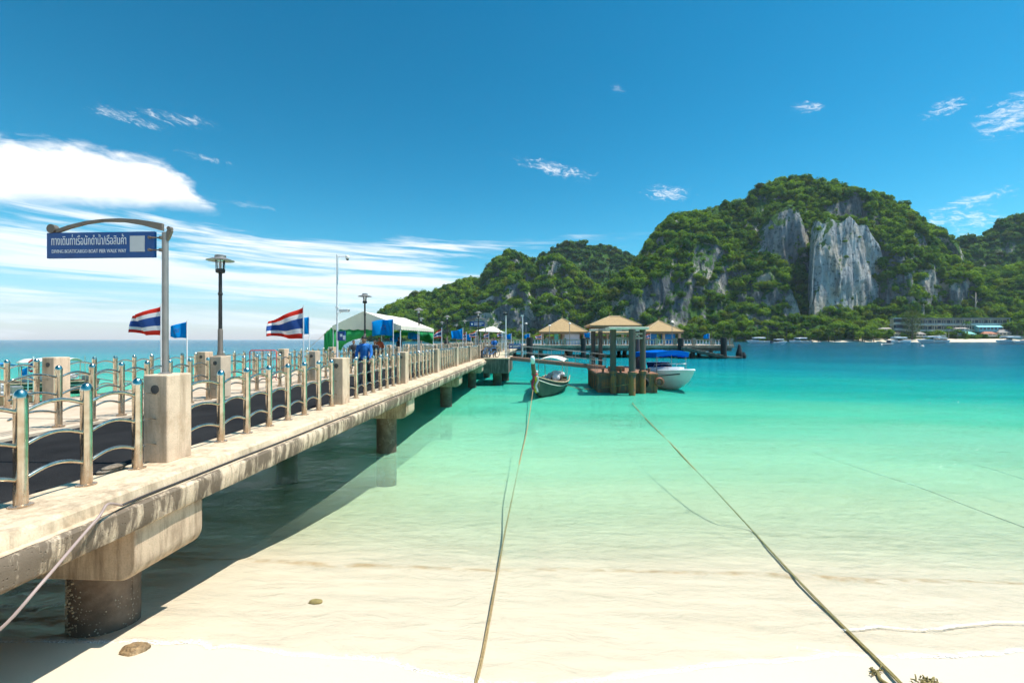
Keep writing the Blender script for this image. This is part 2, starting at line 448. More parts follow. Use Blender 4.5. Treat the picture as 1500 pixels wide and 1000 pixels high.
plain('shirt_white', (0.68, 0.68, 0.66), 0.85, var=0.1)
plain('shirt_rust', (0.50, 0.12, 0.06), 0.85, var=0.15)
plain('trousers', (0.026, 0.028, 0.036), 0.85, var=0.2)
plain('shoe', (0.03, 0.026, 0.024), 0.6, var=0.2)
plain('wall_cream', (0.62, 0.53, 0.40), 0.85, var=0.08)
plain('wall_white', (0.78, 0.77, 0.73), 0.8, var=0.06)
plain('wall_aqua', (0.24, 0.56, 0.62), 0.75, var=0.08)
plain('roof_aqua', (0.10, 0.50, 0.42), 0.6, var=0.1)
plain('roof_red', (0.40, 0.15, 0.08), 0.8, var=0.15)
plain('roof_grey', (0.33, 0.29, 0.26), 0.8, var=0.15)
plain('thatch', (0.40, 0.30, 0.18), 0.95, var=0.25)
plain('roof_shingle', (0.36, 0.235, 0.105), 0.8, var=0.13, sc=2.0, bumps=0.35, bsc=18)
plain('roof_ridge', (0.44, 0.32, 0.18), 0.8, var=0.1)
plain('fascia_brown', (0.30, 0.20, 0.115), 0.7, var=0.2)
plain('bark', (0.16, 0.115, 0.075), 0.9, var=0.3)
plain('bark_pale', (0.40, 0.35, 0.29), 0.9, var=0.2)
plain('tyre', (0.015, 0.015, 0.015), 0.8, var=0.2)
plain('banner_pale', (0.62, 0.68, 0.80), 0.7, var=0.06)
plain('rock_wet', (0.28, 0.18, 0.085), 0.6, var=0.6, sc=20, bumps=1.0, bsc=45)
plain('buoy', (0.72, 0.66, 0.60), 0.6, var=0.06)
plain('lamp_silver', (0.55, 0.54, 0.50), 0.35, 0.7, var=0.1)
plain('stain_dark', (0.10, 0.09, 0.08), 0.9, var=0.3)
def glass():
    m, g, out = material('lamp_glass')
    t = g.n('ShaderNodeBsdfTransparent'); t.inputs[0].default_value = (0.93, 0.94, 0.95, 1)
    gl = g.n('ShaderNodeBsdfGlossy'); gl.inputs['Roughness'].default_value = 0.06
    fr = g.n('ShaderNodeFresnel'); fr.inputs[0].default_value = 1.5
    mx = g.n('ShaderNodeMixShader'); g.put(mx.inputs[0], g.m('ADD', fr.outputs[0], 0.08)); g.put(mx.inputs[1], t.outputs[0]); g.put(mx.inputs[2], gl.outputs[0])
    g.nt.links.new(mx.outputs[0], out.inputs[0])
glass()
def rusty(name, base, rust, zlo=None, zhi=None, amt=0.5):
    m, g, out = material(name)
    p = g.pos(); z = g.sep(p)[2]
    n = g.noise(p, 2.5, 6, 0.68); s = g.noise(g.scale(p, (9, 9, 1.2)), 1.0, 5, 0.65)
    f = g.m('ADD', g.m('MULTIPLY', n, 0.6), g.m('MULTIPLY', s, 0.5))
    if zlo is not None: f = g.m('ADD', f, g.smooth(z, zhi, zlo, -0.12, 0.22))
    f = g.ramp(f, [(0.78 - 0.4*amt, 0.0), (0.92 - 0.4*amt, 1.0)])
    c = g.mix(f, base, g.mix(s, tuple(x*0.55 for x in rust), rust))
    principled(g, out, c, 0.8, 0, g.bump(n, 0.4, 0.03), 0.25)
rusty('pile_steel', (0.115, 0.095, 0.085), (0.44, 0.19, 0.075), 0.9, 1.7, 0.42)
rusty('pontoon_rust', (0.17, 0.115, 0.085), (0.52, 0.20, 0.09), None, None, 0.70)
plain('cap_white', (0.80, 0.66, 0.55), 0.8, var=0.12)
rusty('gangway_rust', (0.36, 0.22, 0.17), (0.42, 0.17, 0.085), None, None, 0.5)

# ------------------------------------------------------------------ sea floor and beach
def fbm(x, y, seed=0.0, octv=4, rough=0.5):
    v = 0.0; a = 1.0; t = 0.0
    for k in range(octv):
        v += a * mnoise.noise(Vector((x, y, seed + 13.7*k))); t += a; a *= rough; x *= 2.03; y *= 2.03
    return v / t
_VT = {}
def vnoise(X, Y, seed=0, octv=4, rough=0.5):      # numpy value noise, vectorised
    X = np.asarray(X, float); Y = np.asarray(Y, float)
    if seed not in _VT: _VT[seed] = np.random.RandomState(seed).rand(257, 257)*2 - 1
    T = _VT[seed]
    out = np.zeros(np.broadcast(X, Y).shape); a = 1.0; tot = 0.0
    for k in range(octv):
        x = X*2.0**k + 17.3*k; y = Y*2.0**k + 9.1*k
        xi = np.floor(x).astype(int); yi = np.floor(y).astype(int); fx = x - xi; fy = y - yi
        fx = fx*fx*(3-2*fx); fy = fy*fy*(3-2*fy); xi &= 255; yi &= 255
        v = (T[xi, yi]*(1-fx) + T[xi+1, yi]*fx)*(1-fy) + (T[xi, yi+1]*(1-fx) + T[xi+1, yi+1]*fx)*fy
        out += a*v; tot += a; a *= rough
    return out / tot
SY = [-60, -10, 0, 3, 4.3, 4.73, 6, 6.95, 7.2, 9, 12, 16, 22, 30, 60, 120, 300, 12000]
SZ = [4.5, 2.2, 1.25, .66, .475, .425, .25, .125, .04, -.34, -.84, -1.26, -1.7, -2.1, -3.3, -5.0, -7.0, -8]
def seabed(X, Y):
    X = np.asarray(X, float); Y = np.asarray(Y, float)
    sh = 0.25*vnoise(X*0.28, Y*0+0.3, 5, 3)                       # the step in the sand wanders
    z = np.interp(Y + sh*np.clip((Y-5)/2, 0, 1), SY, SZ)
    right = np.clip((X - 2)/40, -0.35, 1.4)*np.clip((Y - 13)/30, 0, 1)*np.clip(2.5 - Y/160, 0.35, 1)
    z = z - right*1.1
    band = vnoise(X*0.045 + 0.012*Y, Y*0.11 + X*0.02, 11, 4, 0.55)
    z = z + band*np.clip((Y - 9)/30, 0, 1)*0.6*np.clip(Y/40, 0.3, 1.6)
    z = z + 0.012*vnoise(X*0.9, Y*1.6, 3, 3)*np.clip((9 - Y)/3, 0, 1)
    return np.minimum(z, np.where(Y > 12, -0.25, 99))
EDGE = [(-2000, 957), (-300, 950), (100, 946), (224, 947), (288, 944), (307, 953), (333, 949), (376, 956), (432, 969), (493, 972), (565, 974), (600, 990), (700, 1012), (800, 1022),
        (900, 1006), (1000, 990), (1100, 974), (1175, 968), (1235, 957), (1310, 964), (1370, 961), (1460, 954), (1500, 949), (1800, 958), (2600, 950)]
_e = [ptz(a, b, 0.42) for a, b in EDGE]
EX = np.array([p.x for p in _e]); EYv = np.array([p.y for p in _e])
def edge_y(X): return np.interp(X, EX, EYv) + 0.035*vnoise(np.asarray(X)*2.1, 0.0, 21, 3)
def water_z(X, Y):
    X = np.asarray(X, float); ye = edge_y(X); s0 = np.interp(ye, SY, SZ)
    s = np.clip((Y - ye)/(12 - ye), 0, 1)
    z = s0*(1 - s)**1.5
    swell = 0.030*np.sin(Y*1.15 + X*0.12 + 1.5*vnoise(X*0.12, Y*0.1, 31, 2))*np.clip((Y-6)/10, 0, 1)*np.clip((200-Y)/150, 0, 1)
    z = z + swell + 0.012*vnoise(X*0.8, Y*1.7, 41, 3)*np.clip((Y-5.6)/3, 0, 1)
    return np.where(Y < ye, np.minimum(s0, seabed(X, Y)) - 0.10, z)
def spaced(segs):
    a = []
    for lo, hi, st in segs: a += list(np.arange(lo, hi - 1e-6, st))
    return np.array(a + [segs[-1][1]])
def geo(lo, hi, k):
    a = [lo]
    while a[-1] < hi: a.append(a[-1]*k)
    return a
gx = geo(30, 3300, 1.16); gx = [-v for v in gx[::-1]] + list(spaced([(-29.8, -14, 0.5), (-14, 14, 0.16), (14, 29.8, 0.5)])) + gx
def sheet(name, xs, ys, zf, mat, attr=None):
    X, Y = np.meshgrid(np.array(xs), np.array(ys)); Z = zf(X, Y); m, n = X.shape
    me = bpy.data.meshes.new(name)
    co = np.stack([X, Y, Z], -1).reshape(-1, 3)
    I = np.arange(m*n).reshape(m, n); fa = np.stack([I[:-1, :-1], I[:-1, 1:], I[1:, 1:], I[1:, :-1]], -1).reshape(-1, 4)
    me.from_pydata(co.tolist(), [], fa.tolist())
    me.shade_smooth(); me.materials.append(MATS[mat])
    if attr is not None:
        at = me.attributes.new('depth', 'FLOAT', 'POINT'); at.data.foreach_set('value', attr(X, Y).reshape(-1).astype(np.float32))
    return link(name, me)

def sand_mat():
    m, g, out = material('sand')
    p = g.pos(); x, y, z = g.sep(p)
    n = g.noise(p, 0.8, 5); f = g.noise(p, 140, 3, 0.7); sp = g.noise(p, 9, 5, 0.7)
    c = g.mix(n, (0.59, 0.495, 0.365), (0.65, 0.555, 0.42))
    c = g.mix(g.m('MULTIPLY', g.ramp(f, [(0.30, 1.0), (0.45, 0.0)]), 0.35), c, (0.33, 0.25, 0.165))
    c = g.mix(g.m('MULTIPLY', g.ramp(sp, [(0.66, 0.0), (0.78, 1.0)]), 0.3), c, (0.40, 0.31, 0.20))
    # drift line of darker grains on the step
    ln = g.m('ADD', y, g.m('MULTIPLY', g.m('SUBTRACT', g.noise(g.scale(p, (0.35, 0.02, 0)), 1.0, 4), 0.5), 1.0))
    ln = g.m('MULTIPLY', g.smooth(ln, 6.85, 7.0), g.smooth(ln, 7.25, 7.05))
    ln = g.m('MULTIPLY', ln, g.ramp(g.noise(p, 2.5, 5, 0.7), [(0.42, 0.0), (0.62, 1.0)]))
    c = g.mix(g.m('MULTIPLY', ln, 0.75), c, (0.36, 0.22, 0.08))
    # ripples of the bed under water
    rv = g.noise(g.scale(p, (2.2, 4.5, 0.0)), 1.0, 4, 0.6, 1.4)
    bed = g.smooth(y, 5.8, 9.0)
    h = g.m('ADD', g.m('MULTIPLY', f, 0.10), g.m('MULTIPLY', g.m('MULTIPLY', rv, bed), 1.2))
    principled(g, out, c, 0.85, 0, g.bump(h, 0.45, 0.03), 0.2)
sand_mat()
ys_s = spaced([(-60, -6, 3), (-6, 3.6, 0.6), (3.6, 9, 0.09), (9, 34, 0.45)]).tolist() + geo(36, 3300, 1.07)
ground = sheet('ground', gx, ys_s, seabed, 'sand'); tag(ground, 'bright pale sand beach running down under the clear shallow water', 'sand', kind='structure')

# ------------------------------------------------------------------ water
def water_mat():
    m, g, out = material('sea_water')
    p = g.pos(); y = g.sep(p)[1]
    d = g.n('ShaderNodeAttribute', attribute_name='depth').outputs['Fac']
    pat = g.noise(g.scale(p, (0.05, 0.15, 0)), 1.0, 5, 0.6)
    dd = g.m('ADD', d, g.m('MULTIPLY', g.m('MULTIPLY', g.m('SUBTRACT', pat, 0.5), 1.5), g.smooth(d, 0.4, 2.5)))
    k = g.m('DIVIDE', dd, 8.0)
    tint = g.ramp(k, [(0.0, (1, 1, 1)), (0.15/8, (0.975, 0.995, 0.98)), (0.4/8, (0.87, 0.985, 0.93)), (1.0/8, (0.74, 0.975, 0.86)), (1.8/8, (0.42, 0.92, 0.77)), (3.0/8, (0.12, 0.74, 0.68)), (5.0/8, (0.02, 0.52, 0.56)), (1.0, (0.0, 0.32, 0.44))])
    up = g.ramp(k, [(0.0, (0.62, 0.60, 0.46)), (0.3/8, (0.78, 0.87, 0.64)), (0.6/8, (0.70, 0.92, 0.66)), (1.0/8, (0.45, 0.82, 0.54)), (1.7/8, (0.100, 0.49, 0.300)), (2.6/8, (0.008, 0.310, 0.245)), (3.8/8, (0.002, 0.215, 0.245)), (5.5/8, (0.002, 0.118, 0.172)), (1.0, (0.002, 0.072, 0.130))])
    fz = g.smooth(dd, 0.08, 2.2, 0.0, 0.95)
    # ripples: small ones near the shore, wind chop farther out
    wv = g.noise(g.scale(p, (2.6, 5.2, 0)), 1.0, 5, 0.70, 0.9)
    wb = g.noise(g.scale(p, (0.14, 0.55, 0)), 1.0, 3, 0.6)
    h = g.m('ADD', g.m('MULTIPLY', g.m('MULTIPLY', wv, 0.105), g.lin(d, 0.0, 0.6, 0.3, 1.0)), g.m('MULTIPLY', wb, 0.34))
    nrm = g.bump(h, 1.0, 1.0)
    tr = g.n('ShaderNodeBsdfTransparent'); g.put(tr.inputs[0], g.scale(tint, g.comb(*[g.m('SQRT', g.m('SUBTRACT', 1.0, fz))]*3)))
    df = g.n('ShaderNodeBsdfDiffuse'); g.put(df.inputs[0], g.scale(up, g.comb(fz, fz, fz))); g.put(df.inputs['Normal'], nrm)
    body = g.n('ShaderNodeAddShader'); g.put(body.inputs[0], tr.outputs[0]); g.put(body.inputs[1], df.outputs[0])      # light lost on the way down comes back scattered
    gl = g.n('ShaderNodeBsdfGlossy'); g.put(gl.inputs['Roughness'], 0.10); g.put(gl.inputs['Normal'], nrm); gl.inputs[0].default_value = (0.9, 0.95, 1, 1)
    fr = g.n('ShaderNodeFresnel'); fr.inputs[0].default_value = 1.33; g.put(fr.inputs['Normal'], nrm)
    fac = g.m('MULTIPLY', fr.outputs[0], 0.72)
    mx = g.n('ShaderNodeMixShader'); g.put(mx.inputs[0], fac); g.put(mx.inputs[1], body.outputs[0]); g.put(mx.inputs[2], gl.outputs[0])
    g.nt.links.new(mx.outputs[0], out.inputs[0])
water_mat()
ys_w = spaced([(3.9, 9, 0.05), (9, 20, 0.2), (20, 60, 0.6)]).tolist() + geo(62, 3300, 1.05)
water = sheet('water', gx, ys_w, water_z, 'sea_water', lambda X, Y: np.maximum(0, water_z(X, Y) - seabed(X, Y)))
tag(water, 'clear turquoise sea turning deep blue towards the horizon', 'sea', kind='structure')

def foam_mat():
    m, g, out = material('foam')
    p = g.pos(); a = g.n('ShaderNodeAttribute', attribute_name='edge').outputs['Fac']
    n = g.noise(p, 14, 5, 0.7, 0.5); b = g.voro(p, 28, 'DISTANCE_TO_EDGE')
    lace = g.m('ADD', g.m('MULTIPLY', g.ramp(b, [(0.02, 1.0), (0.14, 0.0)]), 0.35), n)
    f = g.m('MULTIPLY', g.smooth(g.m('ADD', g.m('MULTIPLY', lace, 1.5), g.m('MULTIPLY', a, 0.55)), 1.10, 1.75), g.smooth(a, 0.0, 0.5))
    df = g.n('ShaderNodeBsdfDiffuse'); df.inputs[0].default_value = (0.80, 0.78, 0.74, 1)
    tr = g.n('ShaderNodeBsdfTransparent')
    mx = g.n('ShaderNodeMixShader'); g.put(mx.inputs[0], f); g.put(mx.inputs[1], tr.outputs[0]); g.put(mx.inputs[2], df.outputs[0])
    g.nt.links.new(mx.outputs[0], out.inputs[0])
foam_mat()
def foam_strip(path, widths, lift=0.003, name='foam', label=''):
    """a low ridge of froth: path of (x, y), its outer side is the steep front"""
    vs = []; fs = []; ed = []
    prof = [(-0.18, 0.0, 0.2), (0.0, 1.0, 0.6), (0.25, 0.75, 1.0), (0.6, 0.35, 0.6), (1.0, 0.0, 0.2)]
    P = [Vector((x, y, 0)) for x, y in path]
    for i, p in enumerate(P):
        d = (P[min(i+2, len(P)-1)] - P[max(i-2, 0)]).normalized(); nn = Vector((-d.y, d.x, 0))
        if d.x < 0: nn = -nn
        for q, e, hgt in prof:
            s = p + nn*(q*widths[i]); vs.append((s.x, s.y, 0.0025 + lift*hgt)); ed.append(e)
    A = np.array(vs); A[:, 2] += np.maximum(water_z(A[:, 0], A[:, 1]), seabed(A[:, 0], A[:, 1])); vs = A.tolist()
    k = len(prof)
    for i in range(len(P)-1):
        for j in range(k-1): fs.append((i*k + j, (i+1)*k + j, (i+1)*k + j+1, i*k + j+1))
    me = bpy.data.meshes.new(name); me.from_pydata(vs, [], fs); me.materials.append(MATS['foam'])
    at = me.attributes.new('edge', 'FLOAT', 'POINT'); at.data.foreach_set('value', ed)
    o = link(name, me); tag(o, label, 'foam', kind='stuff')
    return o
rng = random.Random(4)
xs = np.arange(-14, 9.5, 0.05)
foam_strip([(x, float(edge_y(x)) + 0.01) for x in xs], [0.09 + 0.14*abs(fbm(x*0.9, 2.0, 7)) + 0.03*fbm(x*6, 1, 3) for x in xs], 0.0015, 'foam', 'thin white foam edge where the wash meets dry sand')
def px_path(pts, z, n=60):
    q = [ptz(a, b, z) for a, b in pts]; L = []
    for i in range(len(q)-1):
        for k in range(n//(len(q)-1)):
            t = k/(n//(len(q)-1)); v = q[i].lerp(q[i+1], t); L.append((v.x + 0.02*fbm(v.x*5, i, 1), v.y + 0.03*fbm(v.x*4, 3, 9)))
    return L
for pts, wd, lb in (([(1235, 925), (1290, 918), (1350, 923), (1400, 916), (1460, 907), (1560, 910)], 0.085, 'second line of foam on the wash at the right'),
                (([(-120, 865), (20, 870), (60, 858), (96, 852)]), 0.30, 'foam streaks on the shaded water behind the near column'),
                (([(-160, 908), (0, 892), (40, 895), (90, 890)]), 0.22, 'foam washing round the foot of the near column')):
    L = px_path(pts, 0.36); foam_strip(L, [wd*(0.5 + abs(fbm(p[0]*3, 1, 5))*1.3) for p in L], 0.0015, 'foam', lb)

# ------------------------------------------------------------------ limestone hills
def rock_mat(name, lo, hi, stain, pale):
    m, g, out = material(name)
    p = g.pos(); nz = g.sep(g.n('ShaderNodeNewGeometry').outputs['Normal'])[2]
    st = g.noise(g.scale(p, (0.085, 0.085, 0.014)), 1.0, 7, 0.70, 0.9)
    bl = g.noise(p, 0.022, 5, 0.6); fi = g.noise(p, 0.16, 6, 0.7)
    c = g.mix(g.ramp(st, [(0.34, 0.0), (0.66, 1.0)]), lo, hi)
    c = g.mix(g.m('MULTIPLY', g.ramp(bl, [(0.51, 0.0), (0.60, 1.0)]), pale), c, stain)
    c = g.mix(g.ramp(fi, [(0.36, 0.8), (0.47, 0.0)]), c, (0.07, 0.08, 0.07))
    veg = g.m('ADD', nz, g.m('MULTIPLY', g.m('SUBTRACT', fi, 0.5), 1.3))
    veg = g.m('ADD', veg, g.m('MULTIPLY', g.m('SUBTRACT', g.noise(p, 0.035, 3), 0.5), 1.1))
    veg = g.smooth(veg, 0.26, 0.44)
    vc = g.mix(fi, (0.022, 0.070, 0.016), (0.080, 0.165, 0.026))
    c = g.mix(veg, c, vc)
    h = g.m('ADD', g.m('MULTIPLY', st, 1.0), g.m('MULTIPLY', fi, 0.7))
    principled(g, out, c, 0.92, 0, g.bump(h, 1.0, 5.0), 0.1)
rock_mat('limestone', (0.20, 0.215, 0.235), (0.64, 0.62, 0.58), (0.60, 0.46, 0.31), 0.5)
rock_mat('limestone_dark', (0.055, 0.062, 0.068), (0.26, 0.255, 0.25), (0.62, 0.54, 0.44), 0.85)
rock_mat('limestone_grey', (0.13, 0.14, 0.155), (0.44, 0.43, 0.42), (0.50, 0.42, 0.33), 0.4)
def leaf_mat(name, dark, lite, trans=0.25, sc=0.02, random_amt=0.5):
    m, g, out = material(name)
    p = g.pos(); rnd = g.n('ShaderNodeObjectInfo').outputs['Random']
    n = g.noise(p, sc, 4, 0.6); n2 = g.noise(p, sc*9, 3, 0.6)
    f = g.m('ADD', g.m('ADD', g.m('MULTIPLY', g.m('SUBTRACT', n, 0.5), 1.6), g.m('MULTIPLY', g.m('SUBTRACT', n2, 0.5), 0.7)), rnd)
    c = g.mix(g.ramp(f, [(0.05, 0.0), (0.95, 1.0)]), dark, lite)
    c = g.mix(g.m('MULTIPLY', g.ramp(g.m('FRACT', g.m('MULTIPLY', rnd, 7.3)), [(0.86, 0.0), (0.95, 1.0)]), 0.55), c, (0.17, 0.15, 0.022))
    df = g.n('ShaderNodeBsdfDiffuse'); g.put(df.inputs[0], c)
    tl = g.n('ShaderNodeBsdfTranslucent'); g.put(tl.inputs[0], g.mix(0.5, c, (0.16, 0.22, 0.015)))
    mx = g.n('ShaderNodeMixShader'); g.put(mx.inputs[0], trans); g.put(mx.inputs[1], df.outputs[0]); g.put(mx.inputs[2], tl.outputs[0])
    g.nt.links.new(mx.outputs[0], out.inputs[0])
leaf_mat('leaves', (0.034, 0.128, 0.022), (0.265, 0.410, 0.034), 0.48)
leaf_mat('leaves_far', (0.032, 0.105, 0.034), (0.125, 0.240, 0.045), 0.42)
leaf_mat('leaves_pale', (0.070, 0.105, 0.030), (0.120, 0.155, 0.050), 0.25)

HILLS = []
def ridge(name, label, outline, Yr, Yf, profs, nx=260, nt=90, wob=1.0, seed=0, back=90, skew=0.0, mat='limestone_dark'):
    px = np.array([p[0] for p in outline], float); py = np.array([p[1] for p in outline], float)
    u = np.linspace(px[0], px[-1], nx)
    rs = np.array([ray(a) for a in u]); ty = Yr/rs[:, 1]
    Xr = rs[:, 0]*ty; H = np.maximum(0.0, CAMZ + ty*(497 - np.interp(u, px, py))/F)
    H = H + 0.012*H.max()*vnoise(Xr/16.0, 0.0, seed+1, 4, 0.6)*(H > 4)
    t = np.linspace(0, 1, nt)
    sel = 0.5 + 0.5*np.clip(2.6*vnoise(Xr/85.0, 0.0, seed+2, 3), -1, 1)
    PA = np.array(profs[0]); PB = np.array(profs[1])
    ya = np.interp(t, PA[:, 0], PA[:, 1]); za = np.interp(t, PA[:, 0], PA[:, 2]); yb = np.interp(t, PB[:, 0], PB[:, 1]); zb = np.interp(t, PB[:, 0], PB[:, 2])
    U, T = np.meshgrid(np.arange(nx), t); XR = Xr[U]; HH = H[U]; S = sel[U]
    S = np.clip(S + 0.55*vnoise(XR/45.0, T*3.0, seed+3, 3), 0, 1)
    fy = ya[:, None]*(1-S) + yb[:, None]*S; fz = za[:, None]*(1-S) + zb[:, None]*S
    depth = Yr - Yf
    k = np.clip(HH/(0.35*H.max() + 1e-6), 0.25, 1.0)      # low ends are thinner too
    Y = Yr - depth*k*(1 - fy); Z = HH*fz
    env = np.sin(np.clip(T, 0, 1)*math.pi)**0.6
    Y = Y + env*wob*(26*vnoise(XR/55.0, T*1.6, seed+4, 3, 0.55) + 9*vnoise(XR/13.0, T*4.5, seed+5, 3, 0.6))
    Z = Z + env*wob*(0.05*HH*vnoise(XR/40.0, T*5.0, seed+6, 3) + 2.5*vnoise(XR/9.0, T*14, seed+7, 3))
    Y = Y + skew*(XR - Xr.mean())
    X = XR*(0.35 + 0.65*Y/Yr) + env*wob*8*vnoise(XR/18.0 + 5, T*6, seed+8, 3)
    # back slope
    Xb = np.stack([Xr*1.01, Xr*1.03]); Yb = np.stack([np.full(nx, Yr + back*0.35), np.full(nx, Yr + back)]) + skew*(Xr - Xr.mean()); Zb = np.stack([H*0.93, H*0.0 - 3])
    X = np.vstack([X, Xb]); Y = np.vstack([Y, Yb]); Z = np.vstack([Z, Zb]); Z[0] = -3
    m, n = X.shape; me = bpy.data.meshes.new(name)
    co = np.stack([X, Y, Z], -1)
    I = np.arange(m*n).reshape(m, n); fa = np.stack([I[:-1, :-1], I[:-1, 1:], I[1:, 1:], I[1:, :-1]], -1).reshape(-1, 4)
    me.from_pydata(co.reshape(-1, 3).tolist(), [], fa.tolist()); me.materials.append(MATS[mat]); me.shade_smooth()
    o = link(name, me); tag(o, label, 'mountain', kind='structure')
    A, B, C, D = co[:-1, :-1], co[:-1, 1:], co[1:, 1:], co[1:, :-1]
    nrm = np.cross(C - A, D - B); ar = 0.5*np.linalg.norm(nrm, axis=-1); nn = nrm/(2*ar[..., None] + 1e-9)
    HILLS.append((co, nn, ar, nt))
    return o
# (t, forward share, height share): forest slope, and stepped cliff
SLOPE = [(0, 0, 0), (.25, .22, .16), (.5, .50, .45), (.75, .75, .78), (1, 1, 1)]
STEP = [(0, 0, 0), (.15, .20, .12), (.26, .36, .20), (.50, .42, .62), (.62, .60, .72), (.84, .72, .95), (1, 1, 1)]
CLIFF = [(0, 0, 0), (.12, .30, .08), (.20, .42, .16), (.72, .52, .88), (.82, .72, .95), (1, 1, 1)]
WALL = [(0, 0, .0), (.08, .30, .10), (.16, .42, .18), (.86, .50, .965), (.92, .70, .985), (1, 1, 1)]
ridge('far_hill', 'rounded wooded hill behind the left limestone ridge', [(760, 470), (785, 385), (792, 379), (811, 365), (829, 359), (848, 357), (875, 361), (901, 369), (939, 379), (990, 392), (1040, 430), (1060, 480)], 1250, 1050, (SLOPE, SLOPE), 110, 50, 0.8, 10, 120)
ridge('limestone_ridge', 'lower limestone ridge with wooded humps left of the big mountain', [(540, 499), (565, 458), (587, 445), (603, 437), (619, 431), (632, 435), (640, 429), (667, 419), (688, 413), (708, 409), (717, 395), (731, 379), (744, 373), (763, 379), (790, 384), (813, 382), (827, 386), (843, 399), (861, 413), (880, 429), (905, 450), (930, 480), (945, 499)], 1000, 840, (SLOPE, STEP), 330, 90, 1.0, 22, 110)
ridge('limestone_ridge', 'steep wooded bluff with grey cliff below the left ridge', [(640, 499), (652, 468), (672, 452), (700, 440), (725, 430), (742, 415), (760, 412), (775, 425), (783, 450), (800, 436), (818, 440), (840, 462), (870, 480), (890, 499)], 900, 815, (STEP, CLIFF), 190, 80, 0.7, 31, 60)
ridge('right_hill', 'dark wooded hill rising at the right edge', [(1330, 420), (1360, 378), (1390, 360), (1405, 354), (1440, 352), (1450, 345), (1472, 327), (1500, 316), (1560, 290), (1640, 270), (1740, 290), (1850, 380), (1950, 499)], 1080, 900, (SLOPE, SLOPE), 200, 60, 0.9, 45, 120)
ridge('limestone_mountain', 'big limestone mountain with wooded top and pale cliffs', [(900, 499), (925, 430), (942, 382), (952, 360), (967, 340), (985, 322), (1015, 316), (1035, 310), (1052, 302), (1077, 302), (1085, 297), (1097, 294), (1110, 281), (1130, 272), (1147, 267), (1170, 263), (1200, 270), (1225, 275), (1250, 286), (1262, 288), (1270, 286), (1295, 290), (1315, 297), (1330, 312), (1345, 330), (1365, 338), (1377, 350), (1387, 360), (1400, 390), (1425, 440), (1470, 499)], 900, 720, (SLOPE, STEP), 420, 130, 1.0, 57, 150)
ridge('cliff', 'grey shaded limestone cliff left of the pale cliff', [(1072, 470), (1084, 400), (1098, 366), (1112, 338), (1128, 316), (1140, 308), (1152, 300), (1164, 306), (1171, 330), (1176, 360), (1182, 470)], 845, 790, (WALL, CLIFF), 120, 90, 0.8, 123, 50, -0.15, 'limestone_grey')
ridge('limestone_ridge', 'wooded shoulder with cliffs in front of the big mountain', [(850, 499), (862, 466), (880, 436), (900, 410), (917, 401), (940, 387), (960, 374), (985, 362), (1020, 352), (1050, 358), (1085, 378), (1110, 384), (1132, 374), (1148, 384), (1158, 420), (1165, 460), (1172, 499)], 800, 712, (SLOPE, CLIFF), 260, 90, 0.9, 64, 60)
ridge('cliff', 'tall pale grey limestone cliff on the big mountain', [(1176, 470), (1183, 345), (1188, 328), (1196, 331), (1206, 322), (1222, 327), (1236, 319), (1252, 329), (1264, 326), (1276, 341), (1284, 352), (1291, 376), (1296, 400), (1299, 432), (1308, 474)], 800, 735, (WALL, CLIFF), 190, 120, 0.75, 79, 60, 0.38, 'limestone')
ridge('wooded_slope', 'bright green wooded slope above the resort', [(1225, 499), (1262, 478), (1290, 440), (1310, 410), (1335, 392), (1360, 388), (1390, 400), (1420, 396), (1450, 402), (1475, 398), (1500, 390), (1560, 380), (1660, 400), (1780, 499)], 860, 730, (SLOPE, SLOPE), 260, 80, 0.9, 88, 60)
ridge('wooded_slope', 'wooded foot of the mountain along the shore', [(960, 499), (985, 492), (1010, 484), (1040, 472), (1065, 458), (1090, 448), (1112, 452), (1140, 462), (1165, 468), (1200, 472), (1240, 478), (1290, 482), (1330, 480), (1400, 482), (1500, 480), (1600, 478), (1750, 499)], 735, 700, (SLOPE, SLOPE), 240, 40, 0.35, 93, 40)

# ---- crowns: lumps of many leaf faces
def crown_mesh(name, seed, mat, n=420, flat=0.8, lobes=7, leaf=0.17, core=True, spread=0.55):
    r = random.Random(seed); mb = MB()
    L = [(Vector((0, 0, 0.1)), 0.62)]
    for k in range(lobes):
        a = r.uniform(0, 2*math.pi); e = r.uniform(-0.25, 0.75)
        L.append((Vector((math.cos(a)*spread*math.cos(e), math.sin(a)*spread*math.cos(e), spread*math.sin(e)*flat)), r.uniform(0.20, 0.46)))
    if core:
        for c, q in L: mb.ball(c, q*0.60, q*0.60, q*0.55, 7, 5)
    for k in range(n):
        c, q = L[r.randrange(len(L))]
        d = Vector((r.gauss(0, 1), r.gauss(0, 1), r.gauss(0, 1) + 0.35)).normalized()
        p = c + d*q*r.uniform(0.78, 1.10)
        nn = (d + Vector((r.gauss(0, .45), r.gauss(0, .45), r.gauss(0, .45) + 0.25))).normalized()
        u = nn.orthogonal().normalized(); u = Matrix.Rotation(r.uniform(0, 6.3), 3, nn) @ u; w_ = nn.cross(u)
        s = leaf*r.uniform(0.6, 1.3)
        mb.add([p - u*s*0.6 - w_*s*0.35, p + u*s*0.1 - w_*s*0.55, p + u*s*0.75, p + u*s*0.05 + w_*s*0.55, p - u*s*0.6 + w_*s*0.3], [(0, 1, 2, 3, 4)])
    me = mb.mesh(name, mat, None, False)
    return me
CROWNS = [crown_mesh('crown', 100 + k, 'leaves', 560, (0.6, 0.8, 1.15, 1.6)[k % 4], 6 + k % 5, 0.125, True, 0.5 + 0.08*(k % 3)) for k in range(9)]
FCROWNS = [crown_mesh('crown', 200 + k, 'leaves_far', 230, 0.8, 6, 0.22) for k in range(4)]
